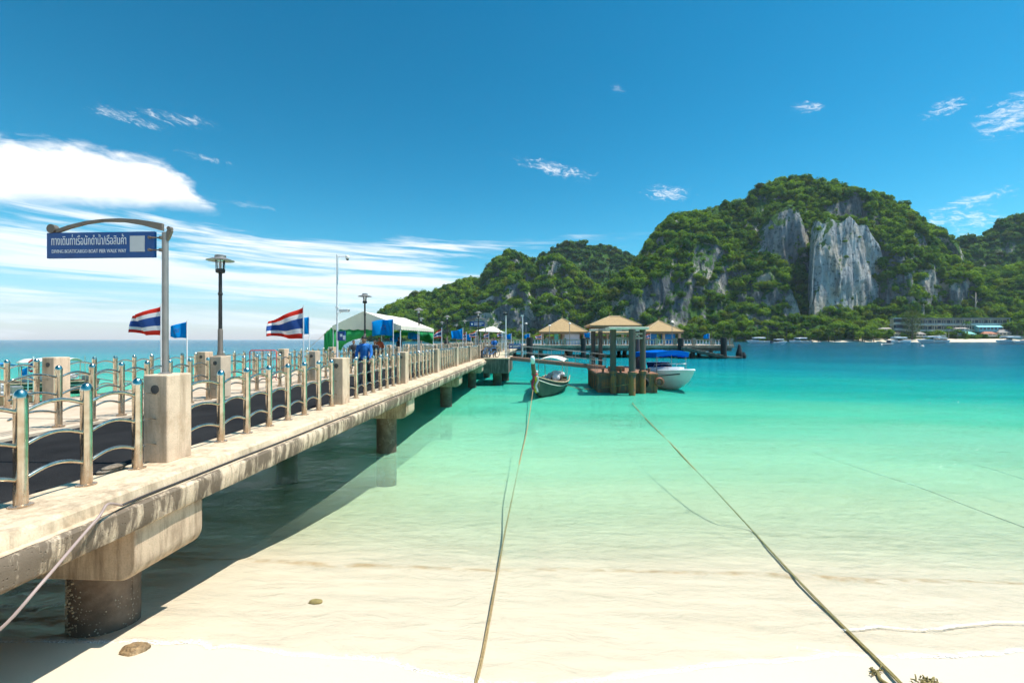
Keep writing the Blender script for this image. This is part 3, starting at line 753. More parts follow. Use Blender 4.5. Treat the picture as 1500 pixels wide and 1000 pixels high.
def scatter(name, label, layers, meshes, rmin, rmax, dens, seed, steep=0.40, cliffd=0.05, wild=0.45):
    rs = np.random.RandomState(seed); P = []; S = []
    for li in layers:
        co, nn, ar, nt = HILLS[li]
        nz = np.abs(nn[..., 2]); cq = co[:-1, :-1]; patch = vnoise(cq[..., 0]/38.0, cq[..., 2]/22.0 + cq[..., 1]/60.0, 301 + li, 3)
        st_ = steep + wild*patch; v = np.clip((nz - st_ + 0.08)/0.16, 0, 1)*(1-cliffd) + cliffd
        v[nt:, :] *= 0.5
        wgt = ar*v; cx = 0.25*(co[:-1, :-1] + co[1:, :-1] + co[:-1, 1:] + co[1:, 1:])
        wgt = wgt*(cx[..., 2] > 1.0)
        tot = wgt.sum(); n = int(tot*dens); idx = rs.choice(wgt.size, n, p=(wgt/tot).ravel())
        i, j = np.unravel_index(idx, wgt.shape); a = rs.rand(n)[:, None]; b = rs.rand(n)[:, None]
        q = (co[i, j]*(1-a) + co[i, j+1]*a)*(1-b) + (co[i+1, j]*(1-a) + co[i+1, j+1]*a)*b
        s = rmin*0.6 + (rmax*1.4 - rmin*0.6)*rs.rand(n)**2.8; s = np.where(nz[i, j] < steep*0.7, s*0.62, s)
        q[:, 2] += s*0.35; q[:, :2] += nn[i, j, :2]*(-np.sign(nn[i, j, 2]))[:, None]*0
        P.append(q); S.append(s)
    P = np.vstack(P); S = np.concatenate(S)
    me = bpy.data.meshes.new(name); me.from_pydata(P.tolist(), [], [])
    at = me.attributes.new('size', 'FLOAT', 'POINT'); at.data.foreach_set('value', S.astype(np.float32))
    rt = me.attributes.new('turn', 'FLOAT', 'POINT'); rt.data.foreach_set('value', (rs.rand(len(S))*6.283).astype(np.float32))
    ix = me.attributes.new('pick', 'INT', 'POINT'); ix.data.foreach_set('value', rs.randint(0, len(meshes), len(S)).astype(np.int32))
    cc = bpy.data.collections.new(name + '_crowns')
    for q in meshes: cc.objects.link(bpy.data.objects.new('crown', q))
    ng = bpy.data.node_groups.new(name, 'GeometryNodeTree')
    ng.interface.new_socket('Geometry', in_out='INPUT', socket_type='NodeSocketGeometry'); ng.interface.new_socket('Geometry', in_out='OUTPUT', socket_type='NodeSocketGeometry')
    N = ng.nodes.new; Lk = ng.links.new
    gi = N('NodeGroupInput'); go = N('NodeGroupOutput'); ci = N('GeometryNodeCollectionInfo'); ci.inputs[0].default_value = cc; ci.inputs[1].default_value = True; ci.inputs[2].default_value = True
    ip = N('GeometryNodeInstanceOnPoints'); ip.inputs['Pick Instance'].default_value = True
    def attr(nm, ty):
        a = N('GeometryNodeInputNamedAttribute'); a.data_type = ty; a.inputs[0].default_value = nm; return [o for o in a.outputs if o.enabled][0]
    cx = N('ShaderNodeCombineXYZ'); Lk(attr('turn', 'FLOAT'), cx.inputs[2])
    Lk(gi.outputs[0], ip.inputs['Points']); Lk(ci.outputs[0], ip.inputs['Instance']); Lk(attr('pick', 'INT'), ip.inputs['Instance Index'])
    e2r = N('FunctionNodeEulerToRotation'); Lk(cx.outputs[0], e2r.inputs[0]); Lk(e2r.outputs[0], ip.inputs['Rotation'])
    Lk(attr('size', 'FLOAT'), ip.inputs['Scale'])
    Lk(ip.outputs[0], go.inputs[0])
    o = link(name, me); md = o.modifiers.new('Scatter', 'NODES'); md.node_group = ng
    tag(o, label, 'forest', kind='stuff')
    print(name, len(S))
    return o
scatter('forest', 'far woodland covering the hill behind', [0], FCROWNS, 6, 11, 0.014, 1)
scatter('forest', 'woodland covering the lower limestone ridge', [1], CROWNS, 5, 10, 0.028, 2, 0.26, 0.08, 0.6)
scatter('forest', 'woodland on the steep bluff below the left ridge', [2], CROWNS, 4.5, 9, 0.028, 12, 0.42, 0.05, 0.5)
scatter('forest', 'dark woodland on the hill at the right edge', [3], FCROWNS, 6, 12, 0.014, 3)
scatter('forest', 'woodland covering the big limestone mountain', [4], CROWNS, 4.5, 10, 0.030, 4, 0.25, 0.08, 0.6)
scatter('forest', 'woodland on the shoulder in front of the big mountain', [6], CROWNS, 4.5, 10, 0.030, 14, 0.46, 0.06, 0.5)
scatter('forest', 'shrubs clinging to the bare cliffs', [5, 7], CROWNS, 2.5, 6, 0.02, 5, 0.42, 0.03, 0.25)
scatter('forest', 'woodland on the slope above the resort', [8], CROWNS, 5, 10, 0.030, 6)
scatter('forest', 'woodland along the foot of the mountain', [9], CROWNS, 4, 9, 0.028, 7)

# beach across the bay
mb = MB(); xs_ = np.linspace(pt(1180, 490, 700).x, pt(1900, 490, 700).x, 60); rows = []
for k, (dy, z) in enumerate(((0, -0.6), (7, 1.6), (18, 4.4), (46, 6.5))):
    rows.append([(x, 690 - 14*math.sin((x - xs_[0])/260) + dy + 2*fbm(x*0.02, k, 1), z) for x in xs_])
tag(mb.grid(rows).build('beach', 'sand', smooth=True), 'strip of white beach across the bay below the resort', 'beach', kind='structure')

# ------------------------------------------------------------------ the pier
KT = 2.12                      # top of the kerb under the railings
PX0, PX1 = -4.904, -4.584      # pillars of the near row
def extr_y(poly, ys, jit=0.0, seed=0):
    """extrude an (x, z) outline along y with slightly worn edges"""
    mb = MB(); n = len(poly)
    rows = []
    for k, y in enumerate(ys):
        rows.append([(x + jit*fbm(y*1.7, i*3.1, seed)*1.2 + jit*0.5*fbm(y*9, i*2.3, seed+4), y, z + jit*fbm(y*2.3, i*1.7 + 9, seed)*0.8) for i, (x, z) in enumerate(poly)])
    vs = [p for r in rows for p in r]; fs = []
    for k in range(len(ys)-1):
        fs += [(k*n + i, k*n + (i+1) % n, (k+1)*n + (i+1) % n, (k+1)*n + i) for i in range(n)]
    fs += [tuple(range(n-1, -1, -1)), tuple(range((len(ys)-1)*n, len(ys)*n))]
    return mb.add(vs, fs)
pier = thing('pier', 'long concrete pier with black roadway running out from the beach', 'pier', (-8, 5, 0))
P_Y = [5.39 + 5.085*k for k in range(-1, 7)]            # near row, first one is out of frame at the left
B_Y = [11.5 + 5.085*k for k in range(-2, 17)]
C_Y = [10.5 + 5.085*k for k in range(-2, 17)]
BX0, BX1, CX0, CX1 = -8.63, -8.31, -12.16, -11.84
ysn = np.arange(-8, 37.01, 0.22)
extr_y([(-5.0, KT), (-4.20, KT), (-4.165, KT-.03), (-4.15, 1.995), (-4.10, 1.985), (-5.0, 1.985)], ysn, 0.016, 2).build('kerb', 'concrete', pier, smooth=35)
extr_y([(-5.0, 1.98), (-4.065, 1.98), (-4.045, 1.96), (-4.04, 1.88), (-4.06, 1.74), (-4.075, 1.715), (-4.11, 1.70), (-5.0, 1.70)], ysn, 0.018, 5).build('edge_beam', 'concrete_beam', pier, smooth=35)
MB().box(-8.30, -5.004, -8, 91, 1.72, 2.055).build('road_surface', 'asphalt', pier)
MB().box(-12.45, -8.304, -8, 91, 1.72, 2.10).build('walkway', 'concrete_walk', pier)
extr_y([(-12.454, 2.12), (-12.60, 2.10), (-12.62, 1.75), (-12.5, 1.70), (-12.454, 1.70)], np.arange(-8, 91, 1.0), 0.02, 9).build('edge_beam', 'concrete_beam', pier, smooth=35)
MB().box(-12.3, -5.3, -8, 91, 1.45, 1.70).build('deck_slab', 'concrete_under', pier)
extr_y([(-5.0, KT), (-4.20, KT), (-4.10, 1.97), (-4.10, 1.70), (-5.0, 1.70)], np.arange(41.0, 91, 1.0), 0.016, 2).build('kerb', 'concrete', pier, smooth=35)
# expansion joints of the walkway
jm = MB().box(-12.4, -8.34, -0.012, 0.012, 0, 0.005).mesh('joint', 'stain_dark')
for k in range(9):
    o = link('joint', jm, pier); o.location = (8, 3.3 + 2.54*k - 5, 2.1005)
def cap_profile():
    a = []
    for t in range(0, 91, 15): a.append((-4.15 - 0.20 + 0.20*math.cos(R(t)), 1.14 + 0.20 - 0.20*math.sin(R(t))))
    b = [(-x - 16.6, z) for x, z in a[::-1]]
    return [(-4.15, 1.70)] + a + b + [(-12.45, 1.70)]
for k in range(-1, 9):
    cy = 4.95 + 9.7*k
    prof = cap_profile()
    c = MB().prism([(x, cy - 0.47, z) for x, z in prof], (0, 0.94, 0)).build('pile_cap', 'concrete_cap', pier, smooth=30, bevel=0.02)
    for q, X in enumerate((-4.95, -8.3, -11.6)):
        n = 28; mb = MB(); rows = []
        for zz in np.linspace(-4.5 if cy > 20 else -1.5, 1.16, 26):
            rows.append([(X + (0.32 + 0.012*fbm(a*1.2, zz*2, 3 + k + q))*math.cos(2*math.pi*a/n), cy + (0.32 + 0.012*fbm(a*1.2, zz*2, 3 + k + q))*math.sin(2*math.pi*a/n), zz) for a in range(n+1)])
        mb.grid(rows).build('column', 'column_concrete', pier, smooth=True)
# barnacles on the near column
mb = MB(); rb = random.Random(9)
for k in range(170):
    a = R(rb.gauss(232, 16)); z = rb.uniform(0.45, 1.02) if rb.random() < .8 else rb.uniform(.45, 1.1)
    r = 0.322; s = rb.uniform(0.006, 0.017)
    d = Vector((math.cos(a), math.sin(a), 0)); p = Vector((-4.95, 4.95, z)) + d*r
    mb.cyl(p - d*0.01, p + d*s*0.9, s, s*0.45, 6)
tag(mb.build('barnacles', 'wood_pale', pier), 'pale barnacles on the left side of the near column', kind='stuff')
# near pillars
pil_m = MB().box(0, 0.32, 0, 0.40, 0, 1.10).mesh('pillar', 'concrete_pillar')
spot_m = MB().cyl((0.16, -0.004, 0.92), (0.16, 0.01, 0.92), 0.055, n=16).mesh('old_mount', 'stain_dark')
def pillar(x0, y0, spot=True, label=None):
    o = link('pillar', pil_m, pier); o.location = (x0 + 8, y0 - 5, KT - 0.01)
    md = o.modifiers.new('Bevel', 'BEVEL'); md.width = 0.018; md.segments = 2
    if spot:
        q = link('old_mount', spot_m, o)
    return o
for y in P_Y: pillar(PX0, y)
for y in B_Y:
    if y < 88 and abs(y - B_Y[1]) > .1: pillar(BX0, y, y < 40)
for y in C_Y:
    if y < 88: pillar(CX0, y, y < 30)
for k in range(10): pillar(PX0, 41.4 + 5.085*k, False)

# ---- railings
post_m = MB().lathe([(0.0, -0.01), (0.088, -0.01), (0.088, 0.012), (0.06, 0.016), (0.052, 0.02), (0.052, 0.985), (0.056, 0.987), (0.056, 1.0), (0.050, 1.03), (0.036, 1.058), (0.018, 1.072), (0.004, 1.076)], (0,0,0), 16).mesh('post', 'steel', 40)
def arc_path(n=10, rise=0.085): return [(0, k/n, rise*math.sin(math.pi*k/n)) for k in range(n+1)]
arc_m = MB().tube(arc_path(), 0.0195, 8).mesh('rail', 'steel_rail', True)
LV = (0.23, 0.54, 0.85)
def railing(x, y0, y1, label, group, far=False):
    """one bay: seven posts and three levels of arched rails between the pillars that start at y0 and y1"""
    a = y0 + 0.40; posts = [y1 - 0.25 - 0.61*j for j in range(7)][::-1]
    t = thing('railing', label, 'railing', (x, a, KT), 0, group)
    if far:
        mb = MB()
        for p in posts: mb.cyl((x, p, KT), (x, p, KT + 1.07), 0.052, n=6)
        for z in LV: mb.tube([(x, a, KT + z), (x, y1, KT + z)], 0.03, 5)
        mb.build('posts_and_rails', 'steel', t)
        return t
    for p in posts:
        o = link('post', post_m, t); o.location = (0, p - a, 0); o.rotation_euler = (0, 0, p)
    ends = [a] + posts + [y1]
    for q0, q1 in zip(ends[:-1], ends[1:]):
        for z in LV:
            o = link('rail', arc_m, t); o.location = (0, q0 - a, z); o.scale = (1, q1 - q0, 1 if q1 - q0 > 0.4 else 0.3)
    return t
AX, BX, CX = -4.744, -8.47, -12.0
for k in range(len(P_Y)-1):
    lb = 'steel railing on the near kerb left of the first pillar, beside the camera' if k == 0 else 'steel railing between the %s and %s pillar of the near kerb' % (ORD[k-1], ORD[k])
    railing(AX, P_Y[k], P_Y[k+1], lb, 'near kerb railings')
for k in range(len(B_Y)-1):
    if B_Y[k+1] > 86: break
    far = B_Y[k] > 36
    lb = ('steel railing on the middle row, %s bay from the beach' if not far else 'far steel railing on the middle row, %s bay from the beach') % ORD[k]
    railing(BX, B_Y[k], B_Y[k+1], lb, 'middle railings', far)
for k in range(len(C_Y)-1):
    if C_Y[k+1] > 86: break
    far = C_Y[k] > 30
    lb = ('steel railing on the seaward far edge of the pier, %s bay from the beach' if not far else 'distant steel railing on the seaward far edge, %s bay from the beach') % ORD[k]
    railing(CX, C_Y[k], C_Y[k+1], lb, 'far edge railings', far)
for k in range(9):
    y = 41.4 + 5.085*k; railing(AX, y, y + 5.085, 'distant steel railing beyond the side platform, %s bay past it' % ORD[k], 'near kerb railings past the platform', True)

# ---- side platform
plat = thing('side_platform', 'grey concrete landing jutting from the pier at the gangway', 'platform', (-3.2, 38, 0))
MB().box(-4.30, -2.28, 35.4, 40.9, 1.0, 2.10).build('slab', 'concrete_grey', plat, bevel=0.03)
MB().box(-4.30, -2.26, 35.38, 40.92, 2.10, 2.19).build('kerb', 'concrete', plat, bevel=0.02)
for X, Y in ((-3.25, 36.3), (-2.9, 40.0)): MB().cyl((X, Y, -4.5), (X, Y, 1.0), 0.36, n=18).build('column', 'column_concrete', plat, smooth=40)
for Y in (35.5, 37.0, 38.6): MB().cyl((-2.4, Y, 2.19), (-2.4, Y, 3.2), 0.03, n=8).build('post', 'grey_metal', plat)
MB().tube([(-4.2, 35.5, 3.1), (-2.4, 35.5, 3.1), (-2.4, 37.0, 3.1)], 0.025, 6).build('rail', 'grey_metal', plat)
MB().tube([(-4.2, 35.5, 2.7), (-2.4, 35.5, 2.7), (-2.4, 37.0, 2.7)], 0.02, 6).build('rail', 'grey_metal', plat)

# ---- lamp posts
def lamp(x, y, label, zb=3.21, small=False):
    t = thing('lamp_post', label, 'lamp post', (x, y, zb), 0, 'lamp posts on the pier')
    L = lambda prof, n=14: MB().lathe(prof, (0,0,0), n)
    nn = 8 if small else 16
    L([(0, 0), (.15, 0), (.15, .02), (.08, .03), (.075, .10), (.064, .12), (.060, .70), (.05, .72)], nn).build('sleeve', 'bracket_brown', t, True, 40)
    L([(.048, .70), (.044, 1.62), (.058, 1.63), (.058, 1.68), (.044, 1.69), (.042, 2.22)], nn).build('pole', 'black_metal', t, True, 40)
    L([(.05, 2.20), (.11, 2.22), (.115, 2.30), (.09, 2.32)], nn).build('collar', 'black_metal', t, True, 40)
    L([(.085, 2.32), (.10, 2.54)], nn).build('glass', 'lamp_glass', t, True, 40)
    L([(.02, 2.31), (.035, 2.34), (.035, 2.46), (.015, 2.50)], 8).build('bulb', 'white_paint', t, True, 40)
    if not small:
        for a in range(4):
            c, s = math.cos(a*math.pi/2 + .6)*.1, math.sin(a*math.pi/2 + .6)*.1
            MB().cyl((c, s, 2.30), (c*1.05, s*1.05, 2.56), 0.008, n=5).build('strut', 'black_metal', t, True)
    L([(.10, 2.58), (.33, 2.535), (.335, 2.545), (.14, 2.62), (.13, 2.63)], nn+6).build('shade', 'grey_metal', t, True, 40)
    L([(.11, 2.60), (.135, 2.62), (.135, 2.68), (.11, 2.69)], nn).build('cap', 'grey_metal', t, True, 40)
    return t
near_lamp = lamp(-8.47, B_Y[2] + 0.2, 'tall dark lamp post nearest the sign, on a middle pillar')
for k, lb in ((4, 'dark lamp post in front of the tent, behind the big blue flag'), (6, 'dark lamp post at the far corner of the tent'), (8, 'dark lamp post just beyond the tent, first in the open'), (10, 'small distant lamp post on the middle row, second beyond the tent'), (12, 'small distant lamp post on the middle row, third beyond the tent'), (14, 'small distant lamp post on the middle row, fourth beyond the tent')):
    lamp(-8.47, B_Y[k] + 0.2, lb, 3.21, True)
for k, lb in ((9, 'lamp post on the seaward row, its head just above the tent roof'), (11, 'second lamp post on the seaward row beyond the tent'), (13, 'third lamp post on the seaward row beyond the tent')):
    lamp(-12.0, C_Y[k] + 0.2, lb, 3.21, True)
lamp(-4.744, P_Y[7] + 0.2, 'lamp post on the last near pillar beside the small blue sign', 3.21, True)
lamp(-4.744, 41.4 + 5.085*3 + .2, 'distant lamp post on the near row past the side platform', 3.21, True)

# ---- the blue sign
def text(body, mat, parent, x0, x1, zmid, y, name, extr=0.002, hgt=None):
    cu = bpy.data.curves.new(name, 'FONT'); cu.body = body; cu.size = 0.1; cu.extrude = extr; cu.align_x = 'LEFT'; cu.resolution_u = 3
    tmp = bpy.data.objects.new(name, cu); COL.objects.link(tmp); bpy.context.view_layer.update()
    me = bpy.data.meshes.new_from_object(tmp.evaluated_get(bpy.context.evaluated_depsgraph_get())); bpy.data.objects.remove(tmp)
    me.materials.clear(); me.materials.append(MATS[mat]); o = link(name, me, parent)
    o.rotation_euler = (R(90), 0, 0); bpy.context.view_layer.update()
    bb = [Vector(c) for c in o.bound_box]; xa, xb = min(b.x for b in bb), max(b.x for b in bb); ya, yb = min(b.y for b in bb), max(b.y for b in bb)
    s = (x1 - x0)/max(1e-6, xb - xa); sy = s if hgt is None else hgt/max(1e-6, yb - ya)
    o.scale = (s, sy, 1); og = ORG[parent]
    o.location = (x0 - xa*s - og.x, y - og.y, zmid - (ya + yb)/2*sy - og.z)
    return o
SYp = 5.60
pole = pt(242, 546, SYp)
sign = thing('sign', 'blue direction sign with white Thai and English lettering on a curved-top pole', 'sign', (pole.x, SYp, 3.21))
ptop = pt(238, 341, SYp)
MB().lathe([(0, 3.205), (.075, 3.205), (.075, 3.22), (.037, 3.23), (.036, ptop.z), (.02, ptop.z + .008)], (pole.x, SYp, 0), 16).build('pole', 'grey_metal', sign, smooth=40)
b0, b1 = pt(70.5, 343, SYp), pt(228, 377, SYp); bz0, bz1 = pt(150, 378, SYp).z, pt(150, 340.5, SYp).z
board = MB().box(b0.x, b1.x, SYp - 0.018, SYp + 0.018, bz0, bz1).build('board', 'sign_blue', sign, bevel=0.004)
text('ทางเดินท่าเรือนักดำน้ำ/เรือสินค้า', 'sign_white', board, pt(78, 0, SYp).x, pt(187, 0, SYp).x, pt(130, 351.5, SYp).z, SYp - 0.021, 'thai_lettering', hgt=0.135)
text('DIVING BOAT/CARGO BOAT PIER WALK WAY', 'sign_white', board, pt(78.5, 0, SYp).x, pt(187, 0, SYp).x, pt(130, 368.2, SYp).z, SYp - 0.021, 'english_lettering', hgt=0.046)
MB().box(pt(192.5, 0, SYp).x, pt(214, 0, SYp).x, SYp - 0.0235, SYp - 0.0185, pt(200, 369, SYp).z, pt(200, 346, SYp).z).build('plate', 'plate_grey', board)
for yy in (348.5, 366.5):
    p = pt(222, yy, SYp); q = pt(240, yy, SYp)
    MB().cyl((p.x, SYp - .03, p.z), (q.x, SYp - .0, q.z), 0.010, n=8).build('bracket', 'bracket_brown', sign)
    MB().cyl((p.x, SYp - .045, p.z), (p.x, SYp + .03, p.z), 0.018, n=10).build('clamp', 'bracket_brown', sign)
    MB().lathe([(.04, -.018), (.046, -.016), (.046, .016), (.04, .018)], (q.x - .01, SYp, q.z), 14).build('collar', 'bracket_brown', sign)
up_ = [(80, 336.5), (100, 329.5), (125, 323.5), (150, 320.5), (175, 319.6), (200, 321), (220, 324), (237, 327)]
lo_ = [(237, 338), (225, 334.5), (205, 329), (180, 325), (150, 324.5), (125, 328), (100, 334.5), (82, 341)]
MB().prism([pt(a, b, SYp - .02) for a, b in up_ + lo_], (0, .04, 0)).build('arch', 'bracket_brown', sign, bevel=0.003)
p = pt(77.5, 335.5, SYp); MB().cyl((p.x, SYp - .03, p.z), (p.x, SYp + .03, p.z), 0.058, n=24).build('scroll_end', 'bracket_brown', sign, smooth=40)
curl = [(240, 357), (246, 350), (249, 343), (251, 338), (247, 334), (244, 338), (243, 341), (239, 341)]
MB().prism([pt(a, b, SYp - .018) for a, b in curl], (0, .036, 0)).build('curl', 'bracket_brown', sign)
p = pt(249, 335, SYp); MB().cyl((p.x, SYp - .026, p.z), (p.x, SYp + .026, p.z), 0.026, n=16).build('scroll_end', 'bracket_brown', sign, smooth=40)

# ---- flags
def flag(px, pytop, Y, wd, hg, kind, label, zb=None, rise=0.10, seed=0, drop=0.0, extra=0.08):
    top = pt(px, pytop, Y); zb = KT if zb is None else zb
    t = thing('flag', label, 'flag', (top.x, Y, zb), 0, 'flags along the pier')
    MB().cyl((top.x, Y, zb), (top.x, Y, top.z), 0.014 + .0004*Y, n=8).build('pole', 'white_pole', t)
    nx, nz = 22, 12; mb = MB(); r = random.Random(seed); ph = r.uniform(0, 6)
    zt = top.z - extra
    rows = []
    for j in range(nz+1):
        row = []
        for i in range(nx+1):
            u = i/nx; v = j/nz
            x = top.x - 0.02 - wd*u*(0.93 + 0.05*math.sin(3*v + ph)) ; z = zt - hg*v*(1 - 0.05*u) - drop*u*u - rise*hg*u*(1 - v) + 0.06*hg*math.sin(6.5*u + ph + 1.2*v)*u
            y = Y + 0.13*wd*math.sin(7.0*u + ph + 2.2*v)*min(1, u*2.2) + 0.02*wd*math.sin(15*u + 4*v)
            row.append((x, y, z))
        rows.append(row)
    if kind == 'thai':
        band = ['flag_red', 'flag_white', 'flag_navy', 'flag_navy', 'flag_white', 'flag_red']
        mb.grid(rows); mb.mi = []
        idx = {'flag_red': 0, 'flag_white': 1, 'flag_navy': 2}
        for j in range(nz):
            for i in range(nx): mb.mi.append(idx[band[j//2]])
        cloth = mb.build('cloth', ['flag_red', 'flag_white', 'flag_navy'], t, smooth=True, fix=False, solid=0.004)
    else:
        mb.grid(rows); cloth = mb.build('cloth', 'flag_cyan', t, smooth=True, fix=False, solid=0.004)
        em = MB()                                                     # darker emblem in the middle of the cloth
        def at(u, v, off):
            x, y, z = [float(np.interp(0, [0], [0]))]*3
            i = min(nx-1, int(u*nx)); j = min(nz-1, int(v*nz)); fu = u*nx - i; fv = v*nz - j
            A, B, C, D = [Vector(q) for q in (rows[j][i], rows[j][i+1], rows[j+1][i], rows[j+1][i+1])]
            q = (A*(1-fu) + B*fu)*(1-fv) + (C*(1-fu) + D*fu)*fv
            return q + Vector((0, off, 0))
        n = 28
        for off in (-0.012, 0.012):
            ring = []
            for k in range(n):
                a = 2*math.pi*k/n; rr = 0.13 + 0.035*math.sin(5*a + 1)
                ring.append((at(.5 + rr*math.cos(a)*.8, .5 + rr*math.sin(a)*1.35, off), at(.5 + (rr - .05)*math.cos(a)*.8, .5 + (rr-.05)*math.sin(a)*1.35, off)))
            em.add([q for pr in ring for q in pr], [(2*k, 2*k+1, (2*k+3) % (2*n), (2*k+2) % (2*n)) for k in range(n)])
            bar = [at(.5 + .05*math.sin(v*20), v, off) for v in np.linspace(.36, .66, 10)]; bar2 = [q + Vector((-.035*wd, 0, 0)) for q in bar]
            em.grid([bar, bar2])
        if Y < 40: em.build('emblem', 'emblem_blue', cloth, fix=False)
    return t
flag(236, 445, 13.6, 1.10, .90, 'thai', 'striped red, white and navy flag flying behind the sign pole', rise=.36, seed=1)
flag(274, 470, 14.7, .64, .55, 'blue', 'small bright blue flag between the sign pole and the near lamp post', rise=.25, seed=2, extra=.03)
flag(444.5, 447, 15.9, 1.42, 1.12, 'thai', 'large striped red, white and navy flag right of the near lamp post', rise=.5, seed=3)
flag(453, 462, 23.3, .75, .9, 'blue', 'bright blue flag hanging close behind the large striped flag', rise=.1, seed=4)
flag(576, 466, 26.0, 1.32, .98, 'blue', 'large bright blue flag in front of the tent', rise=.12, seed=5, extra=.05)
flag(647, 480, 39.0, .72, .82, 'thai', 'small striped flag at the far end of the tent', rise=.5, seed=6)
flag(678, 480, 50.0, 1.35, 1.2, 'blue', 'blue flag beside the small far sign', rise=.3, seed=7)
flag(699, 483, 60.0, 1.1, .95, 'thai', 'small striped flag just left of the small far sign pole', rise=.5, seed=8)
flag(683, 486, 55.0, 1.0, .9, 'thai', 'small striped flag half hidden behind a blue flag', rise=.5, seed=9)
flag(716, 486, 66.0, .8, .9, 'thai', 'tiny striped flag under the left of the white canopy', rise=.4, seed=10)
flag(737, 485, 70.0, 1.0, .9, 'thai', 'tiny striped flag under the right of the white canopy', rise=.4, seed=11)
flag(690, 488, 62.0, 1.1, .9, 'blue', 'tiny blue flag left of the white canopy', rise=.2, seed=12)
flag(749, 488, 74.0, 1.1, .9, 'blue', 'tiny blue flag right of the white canopy', rise=.2, seed=13)
flag(586.5, 486, 34.5, .85, .70, 'blue', 'small blue flag hanging inside the tent', rise=.1, seed=14)
flag(612, 484, 30.0, .7, .5, 'blue', 'small blue flag on the walkway under the tent side', rise=.1, seed=15)

# ---- tent
tt = thing('tent', 'large cream marquee with green side curtains on the pier walkway', 'tent', (-10.1, 30, 2.1))
tx0, tx1, ty0, ty1, te, tr_ = -12.1, -8.0, 26.2, 34.6, 4.45, 5.30
txm = -10.25
def slope(xa, za, xb, zb, nu=8, nv=14):
    return [[(xa + (xb-xa)*i/nu, ty0 + (ty1-ty0)*j/nv, za + (zb-za)*i/nu - 0.05*math.sin(math.pi*i/nu)*(0.6 + 0.4*math.sin(j*1.3)) - 0.02*abs(math.sin(j*math.pi/4.66))) for i in range(nu+1)] for j in range(nv+1)]
MB().grid(slope(txm, tr_, tx1, te)).build('roof', 'tent_white', tt, smooth=True, solid=0.012)
MB().grid(slope(tx0, te, txm, tr_)).build('roof', 'tent_white', tt, smooth=True, solid=0.012)
MB().prism([(tx0, ty0, te), (tx1, ty0, te), (txm, ty0, tr_)], (0, .012, 0)).build('gable', 'tent_white', tt)
MB().prism([(tx0, ty1, te), (tx1, ty1, te), (txm, ty1, tr_)], (0, .012, 0)).build('gable', 'tent_white', tt)
def valance(a, b, n):
    a, b = Vector(a), Vector(b); r0 = []; r1 = []
    for k in range(n*6+1):
        p = a.lerp(b, k/(n*6)); r0.append(p); r1.append(p - Vector((0, 0, .20 + .05*abs(math.sin(k*math.pi/6)))))
    return MB().grid([r0, r1])
valance((tx0, ty0 - .01, te), (tx1, ty0 - .01, te), 8).build('valance', 'tent_white', tt, solid=.008)
valance((tx1 + .01, ty0, te), (tx1 + .01, ty1, te), 16).build('valance', 'tent_white', tt, solid=.008)
valance((tx0 - .01, ty0, te), (tx0 - .01, ty1, te), 16).build('valance', 'tent_white', tt, solid=.008)
def curtain(pts, n=24):          # top points and drop, gathered
    r0 = []; r1 = []
    for k in range(n+1):
        f = k/n*(len(pts)-1); i = min(len(pts)-2, int(f)); q = f - i
        (x0, y0, z0, d0), (x1, y1, z1, d1) = pts[i], pts[i+1]
        x, y, z, d = [a + (b-a)*q for a, b in ((x0, x1), (y0, y1), (z0, z1), (d0, d1))]
        o = 0.05*math.sin(k*1.9); r0.append((x + o*.3, y + o, z)); r1.append((x - o, y - o*1.3, z - d))
    return MB().grid([r0, r1])
curtain([(tx0 - .55, ty0 + .1, te - .45, 1.5), (tx0 - .1, ty0 + .08, te - .1, 1.9), (tx0 + .9, ty0 + .08, te - .2, .75), (tx0 + 2.0, ty0 + .08, te - .2, .42), (tx0 + 2.9, ty0 + .08, te - .2, .22)]).build('curtain', 'tent_green', tt, smooth=True, solid=.01)
curtain([(tx0 + .02, ty0 + .3, te - .1, .8), (tx0 + .02, ty0 + 3, te - .1, .35), (tx0 + .02, ty0 + 6, te - .1, .35), (tx0 + .02, ty1, te - .1, .5)]).build('curtain', 'tent_green', tt, smooth=True, solid=.01)
curtain([(tx1 - .04, ty0 + .4, te - .2, .18), (tx1 - .04, ty0 + 3, te - .2, .12), (tx1 - .04, ty0 + 5, te - .2, .45), (tx1 - .04, ty1 - 1.4, te - .2, .25), (tx1 - .04, ty1, te - .2, .95)]).build('curtain', 'tent_green', tt, smooth=True, solid=.01)
curtain([(tx0 + .3, ty1 - .05, te - .2, .5), (tx0 + 2, ty1 - .05, te - .2, .3), (tx1, ty1 - .05, te - .2, 1.0)]).build('curtain', 'tent_green', tt, smooth=True, solid=.01)
for x in (tx0 + .04, tx1 - .04):
    for y in (ty0 + .04, (ty0 + ty1)/2, ty1 - .04):
        MB().cyl((x, y, 2.1), (x, y, te), 0.03, n=8).build('pole', 'white_pole', tt)
MB().tube([(tx0 - .04, ty0, te - .1), (tx0 - 1.4, ty0 - .6, 2.9), (-12.3, ty0 - 2.2, 2.3)], .01, 5).build('guy_rope', 'rope_tan', tt)

# white canopy farther out
ct = thing('canopy', 'small white canopy far along the pier beyond the blue sign', 'canopy', (-6.5, 62, 2.1))
a0, a1 = pt(700, 485, 60), pt(737, 487, 60); am = pt(722, 477.5, 60)
MB().add([(a0.x, 58, a0.z), (a1.x, 58, a1.z), (a1.x, 63, a1.z), (a0.x, 63, a0.z), (am.x, 60.5, am.z)], [(0, 1, 4), (1, 2, 4), (2, 3, 4), (3, 0, 4)]).build('roof', 'tent_white', ct, solid=.05)
for x in (a0.x, a1.x):
    for y in (58, 63): MB().cyl((x, y, 2.1), (x, y, a0.z), .04, n=6).build('pole', 'white_pole', ct)

